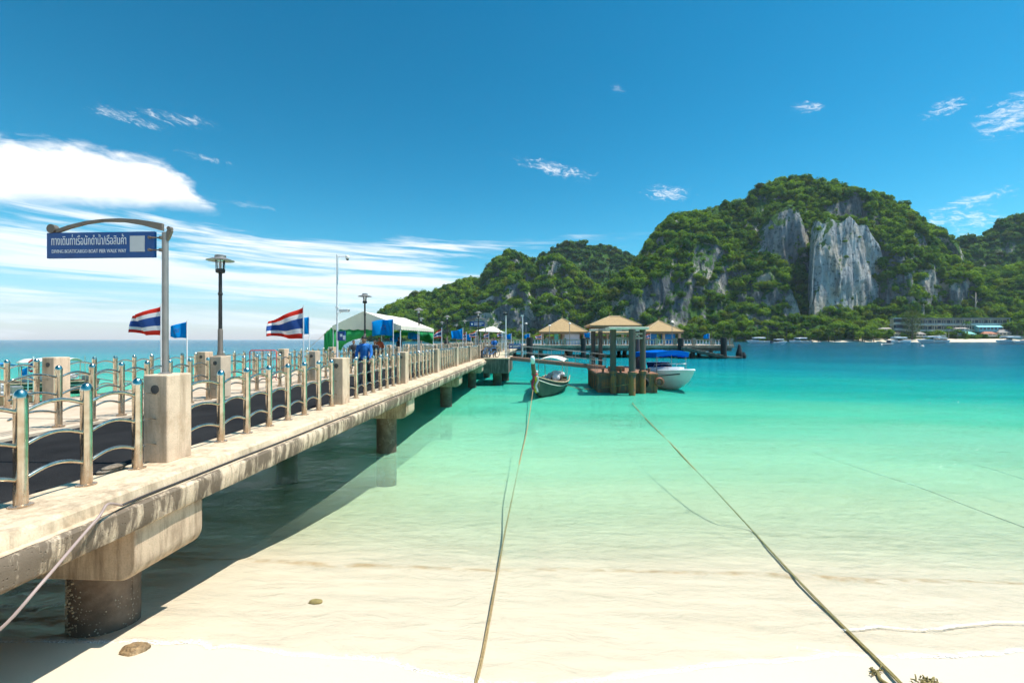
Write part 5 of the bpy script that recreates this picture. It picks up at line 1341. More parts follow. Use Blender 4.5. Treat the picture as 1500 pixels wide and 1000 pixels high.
def speedboat(label):
    t = thing('speedboat', label, 'boat', (0, 0, 0)); L = 8.2
    rows = hull_mesh(L, 2.75, lambda s: -.35 + .85*max(0, (s-.55)/.45)**2.4, lambda s: .98 + .36*s**1.5, 1.5, 26, 9, .10, .94, 3.2)
    MB().grid(rows).build('hull', 'boat_white', t, True, smooth=45, solid=.04)
    dk = [[(Vector(r[0]).lerp(Vector(r[-1]), q/6)) + Vector((0, 0, -.03 + .10*math.sin(math.pi*q/6))) for q in range(7)] for r in rows[13:]]
    MB().grid(dk).build('foredeck', 'boat_white', t, True, smooth=45, solid=.03)
    MB().grid([[(x, y, .42) for y in np.linspace(-1.2, 1.2, 5)] for x in np.linspace(.05, 4.3, 6)]).build('cockpit_floor', 'boat_cream', t, True, solid=.03)
    for e in (0, -1):
        MB().tube([Vector(r[e]) for r in rows], .05, 6).build('rubbing_rail', 'boat_white', t, True, smooth=True)
        k = 2 if e == 0 else -3; sg = 1 if rows[3][e][1] > 0 else -1
        a = [Vector(r[k]) + Vector((0, .045*sg, .02)) for r in rows[:-2]]; b = [p + Vector((0, .01*sg, .10)) for p in a]; c = [p + Vector((0, .012*sg, .14)) for p in a]; d = [p + Vector((0, .015*sg, .18)) for p in a]
        MB().grid([a, b]).build('stripe', 'navy_stripe', t, True, solid=.012); MB().grid([c, d]).build('stripe', 'gold_stripe', t, True, solid=.012)
    MB().box(-.03, .06, -1.2, 1.2, -.2, .92).build('transom', 'boat_white', t, True)
    for y in (-.55, .0, .55):
        mo = MB().box(-.55, -.06, y - .18, y + .18, .65, 1.35).build('outboard', 'navy_stripe', t, True, bevel=.08)
        MB().box(-.38, -.2, y - .06, y + .06, -.5, .66).build('leg', 'navy_stripe', mo, True)
    # cabin front and windscreen
    MB().box(4.3, 4.4, -1.05, 1.05, .95, 1.35).build('bulkhead', 'boat_white', t, True, bevel=.03)
    ws = [[(4.45 + .35*(1 - abs(y)/1.05)*.6, y, 1.30) for y in np.linspace(-1.05, 1.05, 7)], [(4.05 + .35*(1 - abs(y)/1.05)*.6, y*.92, 1.78) for y in np.linspace(-1.05, 1.05, 7)]]
    w0 = MB().grid(ws).build('windscreen', 'glass_dark', t, True, solid=.02)
    MB().tube(ws[1], .025, 6).build('frame', 'boat_white', w0, True)
    for y in (-.6, .6): MB().box(3.0, 3.5, y - .28, y + .28, .45, 1.25).build('helm_seat', 'seat_red', t, True, bevel=.05)
    for x in (.7, 1.7): MB().box(x, x + .5, -1.1, 1.1, .45, .85).build('bench', 'boat_cream', t, True, bevel=.04)
    MB().prism([(4.4, -1.0, 1.15), (6.7, -.62, 1.2), (7.2, 0, 1.22), (6.7, .62, 1.2), (4.4, 1.0, 1.15)], (0, 0, .27)).build('cabin_top', 'boat_white', t, True, bevel=.06)
    MB().box(4.95, 5.55, -.3, .3, 1.42, 1.52).build('hatch', 'seat_red', t, True, bevel=.02)
    zt = 2.52
    cn = [[(x, y, zt + .16*(1 - (y/1.3)**2) + .03*math.sin(x*2)) for y in np.linspace(-1.3, 1.3, 9)] for x in np.linspace(1.7, 6.2, 12)]
    cp_ = MB().grid(cn).build('canopy', 'canopy_blue', t, True, smooth=True, solid=.03)
    for a, b in (((1.7, -1.3), (6.2, -1.3)), ((6.2, -1.3), (6.2, 1.3)), ((6.2, 1.3), (1.7, 1.3)), ((1.7, 1.3), (1.7, -1.3))):
        r0 = []; r1 = []
        for k in range(25):
            x = a[0] + (b[0]-a[0])*k/24; y = a[1] + (b[1]-a[1])*k/24; z = zt + .16*(1 - (y/1.3)**2) + .03*math.sin(x*2); r0.append((x, y, z)); r1.append((x*1.0, y, z - .30 - .05*abs(math.sin(k*math.pi/3))))
        MB().grid([r0, r1]).build('valance', 'canopy_blue', cp_, True, solid=.015)
    for x in (1.9, 4.0, 6.0):
        for y in (-1.2, 1.2): MB().cyl((x, y*.98, 1.0), (x, y, zt), .025, n=6).build('canopy_post', 'grey_metal', t, True)
    for y in (-1, 1): MB().tube([(5.0, y*.95, 1.30), (5.2, y*.92, 1.62), (6.4, y*.70, 1.72), (7.6, y*.25, 1.75), (7.9, 0, 1.75)], .02, 6).build('bow_rail', 'lamp_silver', t, True, smooth=True)
    MB().lathe([(.16, -.22), (.20, 0), (.16, .22), (.05, .28)], (4.2, 1.48, .70), 10).build('fender', 'buoy', t, True, smooth=True)
    MB().lathe([(.16, -.22), (.20, 0), (.16, .22), (.05, .28)], (2.4, -1.52, .70), 10).build('fender', 'buoy', t, True, smooth=True)
    return t
sb = speedboat('white speedboat with bright blue canopy moored against the pontoon')
hd = Vector((.25, -.968, 0)).normalized(); bowp = pt(1014, 545, 31.6)
sb.location = (bowp.x - hd.x*8.6, 31.6 - hd.y*8.6, 0.0); sb.rotation_euler = (0, R(-1.5), math.atan2(hd.y, hd.x)); ORG[sb] = Vector(sb.location)
# boats far out in the bay and off the beach
WHITE = {}
for px, Y, rz, sc, lb in ((1126, 420, 175, 2.1, 'white motorboat with flybridge roof at left of the far bay'), (1131, 395, 8, 1.5, 'small white boat in front of the flybridge motorboat'), (1186, 430, 178, 2.0, 'white speedboat running alone below the wooded shore'),
                    (1303, 400, 5, 2.1, 'white speedboat off the left end of the far beach'), (1330, 430, 184, 2.2, 'second white speedboat moored off the far beach'),
                    (1383, 470, 172, 2.6, 'long white boat in front of the casuarina and huts'), (1366, 520, 3, 2.2, 'white boat behind the long boat off the far beach'), (1497, 380, 182, 2.3, 'dark-hulled boat at the right edge of the bay')):
    q = pt(px, 500, Y); o = dup(sb, (q.x, Y, 0.0), R(rz), lb, sc)
    for c in [o] + list(o.children_recursive):
        if c.name.split('.')[0] in ('canopy', 'valance'):
            if c.data.name not in WHITE: WHITE[c.data.name] = c.data.copy(); WHITE[c.data.name].materials[0] = MATS['boat_white']
            c.data = WHITE[c.data.name]
q = pt(1300, 505, 300); kb = thing('dinghy', 'low cream dinghy lying before the far speedboats', 'boat', (q.x, 300, 0))
MB().grid(hull_mesh(7.0, 2.0, lambda s: -.2 + .5*s**3, lambda s: .9 + .3*s*s, .5, 12, 5)).xf(Matrix.Translation(Vector((q.x - 3.5, 300, 0)))).build('hull', 'boat_cream', kb, smooth=50, solid=.05)
MB().box(q.x - 1.5, q.x - 1.0, 299.2, 300.8, .6, .7).build('thwart', 'wood_pale', kb)
for px, py, lb in ((1231.5, 501.5, 'small white mooring buoy below the pale cliff'), (1351, 507.5, 'pinkish white mooring buoy in the middle of the bay'), (1259, 499.6, 'tiny white buoy off the left end of the far beach')):
    q = ptz(px, py, 0.2); t = thing('buoy', lb, 'buoy', (q.x, q.y, 0), 0, 'mooring buoys')
    MB().ball((q.x, q.y, .25), .75, .75, .7, 12, 8).build('float', 'buoy', t, smooth=True); MB().cyl((q.x, q.y, .8), (q.x, q.y, 1.3), .12, n=6).build('eye', 'barrier_red', t)
# boats beyond the pier at the left
lt2 = dup(lt, (-27.5, 22.5, 0.0), R(170), 'longtail boat with blue tarpaulin beyond the left end of the railings')
for c in lt2.children:
    if c.name.startswith('awning') and 'post' not in c.name: c.data = c.data.copy(); c.data.materials[0] = MATS['tarp_blue']
    if c.name.startswith('hull'): c.data = c.data.copy(); c.data.materials[0] = MATS['boat_white']
lt3 = dup(lt, (-31.0, 30.0, 0.0), R(200), 'second longtail boat farther out beyond the left railings')
flag(41, 535, 21.0, .35, .45, 'blue', 'tiny dark pennant on the moored boat beyond the left railings', zb=.6, rise=.3, seed=31)
flag(49, 522, 21.0, .30, .7, 'thai', 'tiny striped pennant on the moored boat beyond the left railings', zb=.6, rise=.3, seed=32)

# ------------------------------------------------------------------ mooring ropes
def sagline(P, n=10): return smooth_path([Vector(p) for p in P], n)
def rope(pts, r, mat, name, label, twin=0.0):
    t = thing(name, label, 'rope', tuple(pts[0]))
    for k in range(2 if twin else 1):
        off = Vector((twin*k, 0, 0)); Q = sagline([p + off*(1 - .3*i/len(pts)) for i, p in enumerate(pts)], 10)
        MB().tube(Q, r, 6).build('strand', mat, t, smooth=True)
    return t
bp = pt(781, 580, 27.1)
def onbed(px, py, dz=.04):
    z = 0.0
    for _ in range(12):
        p = ptz(px, py, z); z = float(seabed(p.x, p.y)) + dz
    return ptz(px, py, z)
S0 = ptz(697, 1000, .48)
def onsand(p, dz=.02): return Vector((p.x, p.y, float(max(seabed(p.x, p.y), water_z(p.x, p.y))) + dz))
rope([onsand(S0 + (S0 - pt(716, 900, S0.y + .7))*1.6), onsand(S0), onbed(716, 905), onbed(726, 850), ptz(739, 780, -.2), ptz(750, 728, -.12), ptz(760, 680, .0), ptz(773, 622, .2), Vector((bp.x, 27.1, .75))], .0095, 'rope_tan', 'mooring_rope', 'tan mooring rope from the sand to the longtail boat', .018)
r2 = [(1345, 1030, .50), (1310, 992, .49), (1275, 957, .43), (1222, 905, .33), (1185, 867, 'bed'), (1165, 846, 'bed'), (1150, 830, 'bed'), (1130, 808, 'bed'), (1100, 775, 'bed'), (1065, 737, -.12), (1040, 710, -.04), (1010, 679, .0), (985, 652, .015), (945, 612, .02), (926, 590, .05)]
rope([onbed(a, b) if c == 'bed' else ptz(a, b, c) for a, b, c in r2], .0105, 'rope_olive', 'mooring_rope', 'olive mooring rope from the sand to the rusty front pile', .020)
rope([ptz(a, b, c) for a, b, c in ((1190, 662, -.35), (1260, 686, -.35), (1345, 713, -.3), (1420, 742, -.25), (1505, 774, -.2), (1700, 850, -.1))], .008, 'rope_dark', 'mooring_rope', 'thin dark rope lying in the shallows at the right')
rope([ptz(a, b, c) for a, b, c in ((1400, 674, -.35), (1450, 686, -.35), (1505, 703, -.3), (1650, 740, -.3))], .007, 'rope_dark', 'mooring_rope', 'shorter thin dark rope in the shallows near the right edge')
rope([Vector((6.3, 30.1, .8)), Vector((5.0, 31.2, .45)), Vector((3.0, 32.4, .15)), Vector((1.9, 33.2, .5))], .02, 'rope_tan', 'mooring_rope', 'slack rope between the pontoon and the longtail boat')
# rope end with frayed knot on the sand
k0 = ptz(1280, 976, .46); kn = thing('rope_end', 'knotted frayed rope end lying on the sand at the right', 'rope', tuple(k0))
pp = [onsand(ptz(a, b, .47), .02) for a, b in ((1276, 978), (1285, 984), (1290, 995), (1302, 1004))]
MB().tube(smooth_path(pp, 6), .016, 6).build('strand', 'rope_olive', kn, smooth=True)
mb = MB(); rr = random.Random(8)
for k in range(26):
    p = onsand(ptz(1285 + rr.uniform(-9, 5), 982 + rr.uniform(-5, 5), .47), .01); d = Vector((rr.uniform(-1, 1), rr.uniform(-1, 1), rr.uniform(0, .9)))*.035
    mb.tube([p, p + d*.6 + Vector((0, 0, .01)), p + d], .0045, 4)
mb.build('frayed_fibres', 'rope_olive', kn)
kw = thing('seaweed', 'small tangle of brown weed on the sand at the lower right', 'seaweed', tuple(ptz(1360, 997, .5)))
mb = MB()
for k in range(60):
    p = onsand(ptz(1357 + rr.gauss(0, 9), 999 + rr.gauss(0, 4), .48), .008); d = Vector((rr.uniform(-1, 1), rr.uniform(-1, 1), rr.uniform(0, .6)))*.05
    mb.tube([p, p + d*.5 + Vector((0, 0, .012)), p + d], .006, 4)
mb.build('fronds', 'rope_olive', kw)

# ------------------------------------------------------------------ stones on the beach
def rock(px, py, z, sx, sy, sz, seed, label, mat='rock_wet', name='rock'):
    c = ptz(px, py, z); mb = MB().ball((0, 0, 0), 1, 1, 1, 28, 18)
    v = []
    for p in mb.v:
        q = Vector(p); k = 1 + .34*fbm(q.x*1.6 + seed, q.y*1.6 + q.z, seed, 4) + .14*fbm(q.x*5, q.y*5 + q.z*4, seed+2, 3); v.append((c.x + q.x*k*sx, c.y + q.y*k*sy, c.z + q.z*k*sz))
    mb.v = v; return tag(mb.build(name, mat, smooth=True), label, name)
rock(197, 952, .45, .14, .11, .055, 3, 'brown barnacled rock at the foot of the near column')
rock(462, 881, .31, .085, .055, .03, 8, 'small yellowish brown stone under the shallow wash', 'rope_olive', 'stone')

# ------------------------------------------------------------------ people
def person(loc, rz, label, shirt='shirt_blue', pants='trousers', h=1.70, stride=.22, nod=.35, arms=(.12, -.12), sit=False, short=False, vox=.016):
    t = thing('person', label, 'person', loc, rz); k = h/1.70
    V = lambda x, y, z: Vector((x*k, y*k, z*k))
    hip, kn, an = .90, .49, .08; dz = 0
    if sit: dz = -.43
    def legs(mb, g, lo=0.0):
        for s, st in ((-1, stride), (1, -stride)):
            H = V(0, .095*s, hip + dz)
            if sit: K = V(.42, .12*s, .48); A_ = V(.42, .12*s, .09)
            else: K = V(st*.55 + .04, .10*s, kn); A_ = V(st - (.05 if st < 0 else 0), .10*s, an + (.03 if st < 0 else 0))
            E = A_ if lo == 0 else K.lerp(A_, 1 - lo)
            mb.tube([H, H.lerp(K, .5), K, K.lerp(E, .35), E], [(.090 + g)*k, (.080 + g)*k, (.058 + g)*k, (.056 + g)*k, (.040 + g*1.3)*k], 10)
        mb.ball(V(0, 0, hip + .02 + dz), (.115 + g)*k, (.165 + g)*k, (.12 + g)*k)
    def torso(mb, g):
        mb.tube([V(0, 0, hip + dz), V(.0, 0, 1.06 + dz), V(.015, 0, 1.24 + dz), V(.02, 0, 1.38 + dz), V(.02, 0, 1.44 + dz)], [(.125 + g)*k, (.120 + g)*k, (.135 + g)*k, (.125 + g)*k, (.07 + g*.4)*k], 14)
        mb.ball(V(.0, .10, 1.30 + dz), (.105 + g)*k, (.085 + g)*k, (.12 + g)*k); mb.ball(V(.0, -.10, 1.30 + dz), (.105 + g)*k, (.085 + g)*k, (.12 + g)*k)
    def arm(mb, s, sw, g, frac=1.0):
        Sx = V(.01, .185*s, 1.385 + dz); E = V(.02 + sw*.5, .25*s, 1.10 + dz); W = V(.10 + sw, .24*s, .87 + dz)
        P = [Sx, Sx.lerp(E, .5), E] + ([E.lerp(W, .5*frac), E.lerp(W, frac)] if frac > .02 else [])
        mb.tube(P, [(.058 + g)*k, (.048 + g)*k, (.042 + g)*k] + ([(.038 + g)*k, (.028 + g)*k] if frac > .02 else []), 10); return E, W
    b = MB(); legs(b, 0); torso(b, -.004)
    for s, sw in ((-1, arms[0]), (1, arms[1])):
        E, W = arm(b, s, sw, 0); d = (W - E).normalized(); sd2 = Vector((d.z, 0, -d.x)).normalized()
        b.tube([W, W + d*.05*k, W + d*.095*k], [.028*k, .036*k, .034*k], 8)
        for q in range(4):
            o = sd2*(.030 - .020*q)*k; b.tube([W + d*.085*k + o, W + d*(.125 - .006*abs(q-1))*k + o*1.05, W + d*(.155 - .008*abs(q-1))*k + o*1.05 + V(0, -.015*s, 0)], [.0105*k, .0095*k, .008*k], 6)
        b.tube([W + d*.03*k + sd2*.025*k, W + d*.065*k + sd2*.058*k, W + d*.095*k + sd2*.062*k], [.013*k, .012*k, .009*k], 6)
    N0 = V(.02, 0, 1.42 + dz); Hc = V(.03 + .10*nod, 0, 1.59 + dz - .03*nod)
    b.tube([N0, N0.lerp(Hc, .6)], [.055*k, .05*k], 10)
    M = Matrix.Rotation(nod, 3, 'Y')
    hb = lambda p, r1, r2, r3: b.ball(Hc + M @ V(*p), r1*k, r2*k, r3*k, 14, 10, M)
    hb((0, 0, 0), .098, .076, .112); hb((.035, 0, -.05), .062, .056, .068); hb((.098, 0, -.008), .018, .013, .026)
    hb((.09, 0, -.055), .012, .024, .008); hb((.088, .03, .018), .012, .018, .010); hb((.088, -.03, .018), .012, .018, .010)
    hb((0, .076, -.005), .022, .012, .032); hb((0, -.076, -.005), .022, .012, .032)
    body = b.build('body', 'skin', t, True, smooth=True)
    def rm(o, v):
        m_ = o.modifiers.new('Remesh', 'REMESH'); m_.mode = 'VOXEL'; m_.voxel_size = v*k; m_.use_smooth_shade = True
    rm(body, vox)
    c = MB(); torso(c, .022); arm(c, -1, arms[0], .016, .75 if not short else 0); arm(c, 1, arms[1], .016, .75 if not short else 0)
    rm(c.build('shirt', shirt, t, True, smooth=True), vox*1.2)
    c = MB(); legs(c, .018, .03); rm(c.build('trousers', pants, t, True, smooth=True), vox*1.2)
    c = MB()
    for q, (p, r1, r2, r3) in enumerate((((-.018, 0, .038), .098, .086, .095), ((-.05, 0, -.01), .062, .074, .075))): c.ball(Hc + M @ V(*p), r1*k, r2*k, r3*k, 14, 10, M)
    rm(c.build('hair', 'hair_black', t, True, smooth=True), vox)
    for s, st_ in ((-1, stride), (1, -stride)):
        A_ = V(.42, .12*s, .09) if sit else V(st_ - (.05 if st_ < 0 else 0), .10*s, an + (.03 if st_ < 0 else 0))
        c = MB().ball(A_ + V(.06, 0, -.045), .125*k, .048*k, .042*k, 12, 8); c.build('shoe', 'shoe', t, True, smooth=True)
    return t
mp = pt(534, 500, 15.3)
person((mp.x, 15.3, 2.055), R(-84), 'person in bright blue long-sleeved shirt walking with head bowed along the roadway', 'shirt_blue', 'trousers', 1.72, .24, .5, (.05, .16), vox=.013)
q = pt(518, 505, 24.0); person((q.x, 24.0, 2.1), R(-60), 'dark-haired person in dark shirt left of the walking person', 'shirt_dark', 'trousers', 1.5, .05, .1, vox=.02)
q = pt(550, 505, 24.5); person((q.x, 24.5, 2.1), R(-120), 'dark-haired person in dark top right of the walking person', 'shirt_dark', 'trousers', 1.5, .05, .1, vox=.02)
q = pt(556, 500, 29.0); person((q.x, 29.0, 2.1), R(-90), 'person in rust-red top standing under the tent', 'shirt_rust', 'trousers', 1.68, .08, .1, vox=.025)
q = pt(531, 500, 28.0); person((q.x, 28.0, 2.1), R(-30), 'person in white top under the left of the tent', 'shirt_white', 'trousers', 1.66, .08, .1, vox=.025)
q = pt(585, 500, 32.0); person((q.x, 32.0, 2.1), R(150), 'person in black top under the right of the tent', 'shirt_dark', 'trousers', 1.72, .08, .1, vox=.025)
q = pt(728, 510, 39.5); person((q.x, 37.0, 2.19), R(-70), 'person in blue sleeveless top among the bicycles on the side platform', 'shirt_blue', 'trousers', 1.62, .06, .2, short=True, vox=.025)
q = pt(654, 500, 47.0); person((q.x, 47.0, 2.1), R(-90), 'distant person in dark clothes beyond the tent', 'shirt_dark', 'trousers', 1.7, .1, .1, vox=.035)

# ------------------------------------------------------------------ bicycles on the platform
def bicycle(label):
    t = thing('bicycle', label, 'bicycle', (0, 0, 0), 0, 'bicycles parked on the side platform')
    for x in (-.52, .52):
        c = Vector((x, 0, .33)); pts = [c + Vector((.31*math.cos(a), 0, .31*math.sin(a))) for a in np.linspace(0, 2*math.pi, 25)[:-1]]
        wq = MB().tube(pts, .025, 6, closed=True).build('wheel', 'tyre', t, True, smooth=True)
        sp = MB()
        for k in range(10): sp.cyl(c, c + Vector((.3*math.cos(k*.628), 0, .3*math.sin(k*.628))), .004, n=3)
        sp.build('spokes', 'lamp_silver', wq, True)
    f = MB(); BB = (-.08, 0, .30); ST = (-.22, 0, .78); HT = (.36, 0, .78); HB = (.40, 0, .62)
    for a, b in ((BB, ST), (BB, HB), (ST, HT), (HT, HB), (ST, (-.52, 0, .33)), (BB, (-.52, 0, .33)), (HB, (.52, 0, .33))): f.cyl(a, b, .018, n=6)
    f.build('frame', 'tarp_blue', t, True)
    MB().tube([(.30, -.28, .98), (.36, -.12, 1.0), (.36, .12, 1.0), (.30, .28, .98)], .014, 6).build('handlebar', 'lamp_silver', t, True)
    MB().cyl(HT, (.36, 0, 1.0), .014, n=6).build('stem', 'lamp_silver', t, True)
    MB().ball((-.25, 0, .88), .14, .08, .04).build('saddle', 'tyre', t, True, smooth=True); MB().cyl(ST, (-.24, 0, .87), .014, n=6).build('seat_post', 'lamp_silver', t, True)
    MB().tube([(-.08, -.09, .30), (-.02, -.09, .20), (-.14, .09, .40)], .012, 5).build('crank', 'grey_metal', t, True)
    b = MB()
    b.box(.44, .72, -.16, .16, .72, .95); b.build('basket', 'wood_pale', t, True)
    return t
bk = bicycle('bicycle with front basket, leftmost of those on the side platform'); q = pt(712, 515, 36.3); bk.location = (q.x, 36.3, 2.19); bk.rotation_euler = (0, R(4), R(70))
for px, Y, rz, lb in ((717, 36.8, 95, 'middle bicycle parked on the side platform'), (722, 36.2, 55, 'bicycle nearest the person on the side platform')):
    q = pt(px, 515, Y); dup(bk, (q.x, Y, 2.19), R(rz), lb)

# ------------------------------------------------------------------ resort across the bay
def bz(py, Y): return pt(1350, py, Y).z
def resort():
    Y = 716; a, b = pt(1312, 480, Y).x, pt(1476, 480, Y).x
    t = thing('hotel', 'long low hotel with pale floor slabs behind the far beach', 'building', ((a+b)/2, Y, 3))
    zs = [6.0, 17.0, 26.0, 35.0]
    for k, z in enumerate(zs): MB().box(a - .8, b + .8, Y - 3.5, Y + 12, z - .8, z + .5).build('floor_slab', 'roof_grey' if k == 3 else 'wall_white', t)
    MB().box(a, b, Y + 1, Y + 11, 3, zs[-1] - .8).build('wall', 'wall_cream', t)
    n = 24
    wm = MB().box(0, 1, 0, .5, 0, 1).mesh('window', 'window_blue')
    o_ = ORG[t]
    for k in range(3):
        for i in range(n):
            w0 = (b - a)/n; x = a + w0*i
            o = link('window', wm, t); o.location = (x + w0*.16 - o_.x, .42, zs[k] + 1.6 - 3 - 0); o.scale = (w0*.68, 1.0, zs[k+1] - zs[k] - 4.2)
    for i in range(n//2 + 1):
        x = a + (b - a)*i/(n//2); MB().box(x - .45, x + .45, Y - 3.2, Y - 2.4, 3, zs[-1] - .8).build('column', 'roof_grey' if i % 2 else 'wall_cream', t)
    for k in range(3): MB().box(a, b, Y - 3.3, Y - 3.1, zs[k] + .5, zs[k] + 2.0).build('balcony_rail', 'roof_grey', t)
    # white stair block at the left end
    c, d = pt(1310, 480, Y - 6).x, pt(1326, 480, Y - 6).x
    for k in range(3):
        MB().box(c, d, Y - 8, Y - 4, zs[k] + .5, zs[k] + 3.0).build('parapet', 'wall_white', t); MB().box(c + .6, d - .6, Y - 7.4, Y - 4.2, zs[k] + 3.0, zs[k+1] - .8).build('glazing', 'window_blue', t)
    MB().box(c - .5, d + .5, Y - 8.4, Y - 3.6, zs[-1] - .8, zs[-1] + .8).build('roof', 'wall_white', t)
resort()
def hut(px0, px1, pyb, pye, pyr, Y, wallm, roofm, label, dep=9, hip=True, nwin=3, open_=False):
    a, b = pt(px0, 0, Y).x, pt(px1, 0, Y).x; z0, z1, z2 = bz(pyb, Y) - 2, bz(pye, Y), bz(pyr, Y)
    t = thing('beach_building', label, 'building', ((a+b)/2, Y, z0)); m_ = (b - a)*.06
    MB().box(a + m_, b - m_, Y + .8, Y + dep - .8, z0, z1).build('wall', wallm, t)
    i = dep*.5 if hip else 0.0; i = min(i, (b-a)*.3)
    V = [(a, Y, z1), (b, Y, z1), (b, Y + dep, z1), (a, Y + dep, z1), (a + i, Y + dep/2, z2), (b - i, Y + dep/2, z2)]
    MB().add(V, [(0, 1, 5, 4), (1, 2, 5), (2, 3, 4, 5), (3, 0, 4), (3, 2, 1, 0)]).build('roof', roofm, t)
    for k in range(nwin):
        x = a + m_ + (b - a - 2*m_)*(k + .5)/nwin; ww = (b - a)/nwin*.28
        wn_ = MB().box(x - ww, x + ww, Y + .65, Y + .79, z0 + 2 + (z1-z0-2)*.22, z0 + 2 + (z1-z0-2)*.8).build('window' if k else 'door', 'window_blue', t)
    for x in (a + .5, b - .5): MB().box(x - .3, x + .3, Y + .2, Y + .6, z0, z1).build('post', 'wall_cream', t)
    return t
hut(1282, 1310, 487, 481.5, 479.5, 712, 'wall_cream', 'roof_grey', 'low grey-roofed house left of the hotel')
hut(1310, 1328, 492, 489.5, 486.5, 700, 'wall_cream', 'thatch', 'small thatched beach hut left of the casuarina')
hut(1342, 1357, 492, 489, 486, 700, 'wall_cream', 'roof_grey', 'small grey-roofed beach hut right of the casuarina')
hut(1372, 1387, 491, 488.5, 486.5, 702, 'wall_white', 'tent_white', 'white-roofed beach bar between two trees')
hut(1401, 1431, 491, 489, 486, 702, 'wall_white', 'roof_aqua', 'low beach building with bright turquoise roof')
hut(1433, 1470, 484, 479, 476.8, 706, 'wall_aqua', 'wall_aqua', 'pale aqua two-storey house in front of the hotel', 10, False, 6)
hut(1441, 1462, 491, 489, 485.5, 700, 'wall_cream', 'roof_red', 'red-roofed beach house below the aqua house')
hut(1463, 1482, 491, 487, 482.5, 702, 'wall_cream', 'roof_grey', 'steep grey-roofed hut at the right of the beach')
hut(1400, 1422, 484, 481.5, 479.5, 707, 'wall_white', 'roof_grey', 'small white house in front of the hotel middle')
hut(1484, 1500, 494, 492, 490, 696, 'wall_cream', 'thatch', 'thatched beach hut at the right edge')
# parasols and umbrellas would be specks; trees on the shore follow
# ------------------------------------------------------------------ shore trees
tk_m = MB().tube([(0, 0, 0), (.02, .01, .5), (-.01, .02, 1.0)], [.075, .055, .035], 7).mesh('trunk', 'bark', True)
def tree(px, Y, zb, r, hgt, seed, label, group=None, crowns=CROWNS):
    q = pt(px, 490, Y); t = thing('tree', label, 'tree', (q.x, Y, zb), 0, group)
    o = link('trunk', tk_m, t); o.scale = (r*.9, r*.9, hgt)
    c = link('crown', crowns[seed % len(crowns)], t); c.location = (0, 0, hgt + r*.25); c.scale = (r, r, r*(.75 + .1*(seed % 3))); c.rotation_euler = (0, 0, seed*1.7)
    return t
rt = random.Random(77)
for k in range(44):
    px = 1000 + 300*(k + rt.uniform(0, .9))/44; Yt = 690 + rt.uniform(-5, 16); front = k % 2
    hgt = rt.uniform(5, 10) if front else rt.uniform(16, 26) - abs(px - 1110)*.03
    tree(px, Yt - 4*front, 0.3, rt.uniform(7, 11), hgt, k, 'leafy green tree at the water side below the mountain', 'trees along the water below the mountain')
for k, (px, Y, r, h_) in enumerate(((1374, 697, 9, 8), (1396, 704, 6, 8), (1300, 699, 8, 6), (1288, 697, 7, 4), (1272, 698, 8, 6), (1490, 706, 14, 14), (1503, 700, 15, 20), (1478, 712, 13, 18), (1497, 715, 12, 32), (1318, 722, 9, 14), (1432, 700, 5, 4))):
    tree(px, Y, 2.0, r, h_, k + 3, 'rounded green tree among the beach buildings', 'trees among the beach buildings')
# casuarina
q = pt(1336, 492, 698); t = thing('casuarina_tree', 'tall feathery pale casuarina tree in front of the hotel', 'tree', (q.x, 698, 2))
MB().tube([(0, 0, 0), (.6, 0, 12), (0, 0, 26), (.5, 0, 40)], [1.1, .9, .6, .15], 8).build('trunk', 'bark', t, True, smooth=True)
mb = MB(); rr = random.Random(12)
for k in range(1500):
    z = 42*rr.random()**.8; z = 6 + z*.9; rad = 13.5*math.sin(math.pi*min(1, max(.06, (z - 3)/46)))**.7*rr.random()**.5; a = rr.uniform(0, 6.283)
    p = Vector((rad*math.cos(a), rad*math.sin(a)*.8, z)); d = Vector((math.cos(a)*.5 + rr.gauss(0, .3), math.sin(a)*.5 + rr.gauss(0, .3), rr.gauss(.35, .5)))*rr.uniform(1.2, 2.6); s = d.cross(Vector((rr.gauss(0,1), rr.gauss(0,1), rr.gauss(0,1)))).normalized()*.30
    mb.add([p - d - s*.5, p - d*.2 - s, p + d, p - d*.2 + s], [(0, 1, 2, 3)])
mb.build('crown', 'leaves_pale', t, True, fix=False)
for k in range(9):
    a = k*.7; z = 12 + 3*k; MB().tube([(0, 0, z), (5*math.cos(a), 5*math.sin(a), z + 4)], [.35, .1], 5).build('branch', 'bark', t, True)
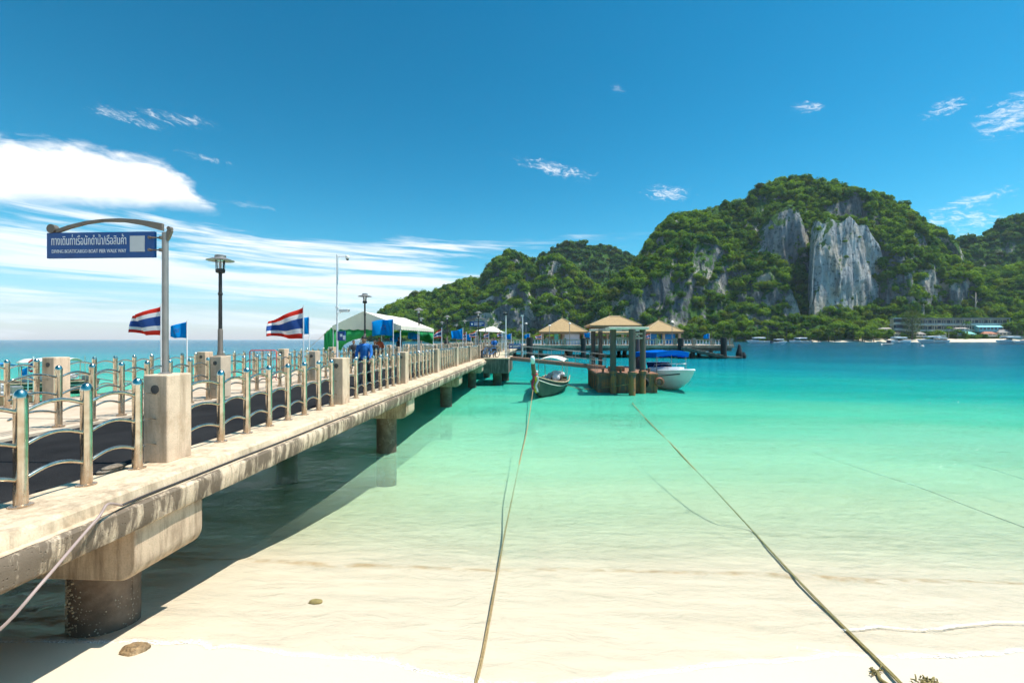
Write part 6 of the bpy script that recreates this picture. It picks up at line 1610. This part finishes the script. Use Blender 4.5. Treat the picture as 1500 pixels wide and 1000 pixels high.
def palm(px, Y, h_, label, seed):
    q = pt(px, 492, Y); t = thing('palm_tree', label, 'palm', (q.x, Y, 2)); rr = random.Random(seed)
    MB().tube(smooth_path([Vector((0, 0, 0)), Vector((.8, 0, h_*.5)), Vector((.4, 0, h_))], 5), .45, 7).build('trunk', 'bark_pale', t, True, smooth=True)
    for k in range(13):
        a = k*2*math.pi/13 + rr.uniform(-.2, .2); e = rr.uniform(-.2, .9); L_ = rr.uniform(5.5, 7.5); r0 = []; r1 = []; r2 = []
        for i in range(8):
            s = i/7; rad = L_*s*math.cos(e*.6); z = h_ + L_*(math.sin(e)*s - .75*s*s); c = Vector((.4 + rad*math.cos(a), rad*math.sin(a), z)); sd2 = Vector((-math.sin(a), math.cos(a), 0))*1.0*math.sin(math.pi*min(.97, s*.9 + .08))
            r0.append(c - sd2 - Vector((0, 0, .45))); r1.append(c); r2.append(c + sd2 - Vector((0, 0, .45)))
        MB().grid([r0, r1, r2]).build('frond', 'leaves', t, True, fix=False, solid=.03)
    return t
palm(1389, 699, 20, 'palm tree in front of the hotel middle', 1); palm(1416, 703, 27, 'taller palm tree right of the hotel middle', 2); palm(1402, 701, 14, 'short palm tree beside the turquoise-roofed building', 3)
# bare pale trunk on the wooded slope
q = pt(1428, 470, 770); t = thing('bare_tree', 'bare pale tree trunk standing out on the wooded slope', 'tree', (q.x, 770, 34))
MB().tube([(0, 0, 0), (.8, 0, 20), (1.6, 0, 44)], [1.3, 1.0, .4], 7).build('trunk', 'bark_pale', t, True, smooth=True)
for a, z in ((.5, 26), (2.6, 34), (1.2, 40)): MB().tube([(1, 0, z), (1 + 6*math.cos(a), 2, z + 6)], [.5, .12], 5).build('branch', 'bark_pale', t, True)

# ------------------------------------------------------------------ thin sea haze round the whole place
m, g, out = material('haze_air')
pv = g.n('ShaderNodeVolumePrincipled'); pv.inputs['Color'].default_value = (0.70, 0.86, 1.0, 1); pv.inputs['Density'].default_value = 0.00005
g.nt.links.new(pv.outputs[0], out.inputs['Volume'])
m.cycles.homogeneous_volume = True
tag(MB().box(-4000, 4000, -120, 4000, -16, 420).build('haze', 'haze_air'), 'thin pale sea haze lying over the whole bay', 'haze', kind='stuff')
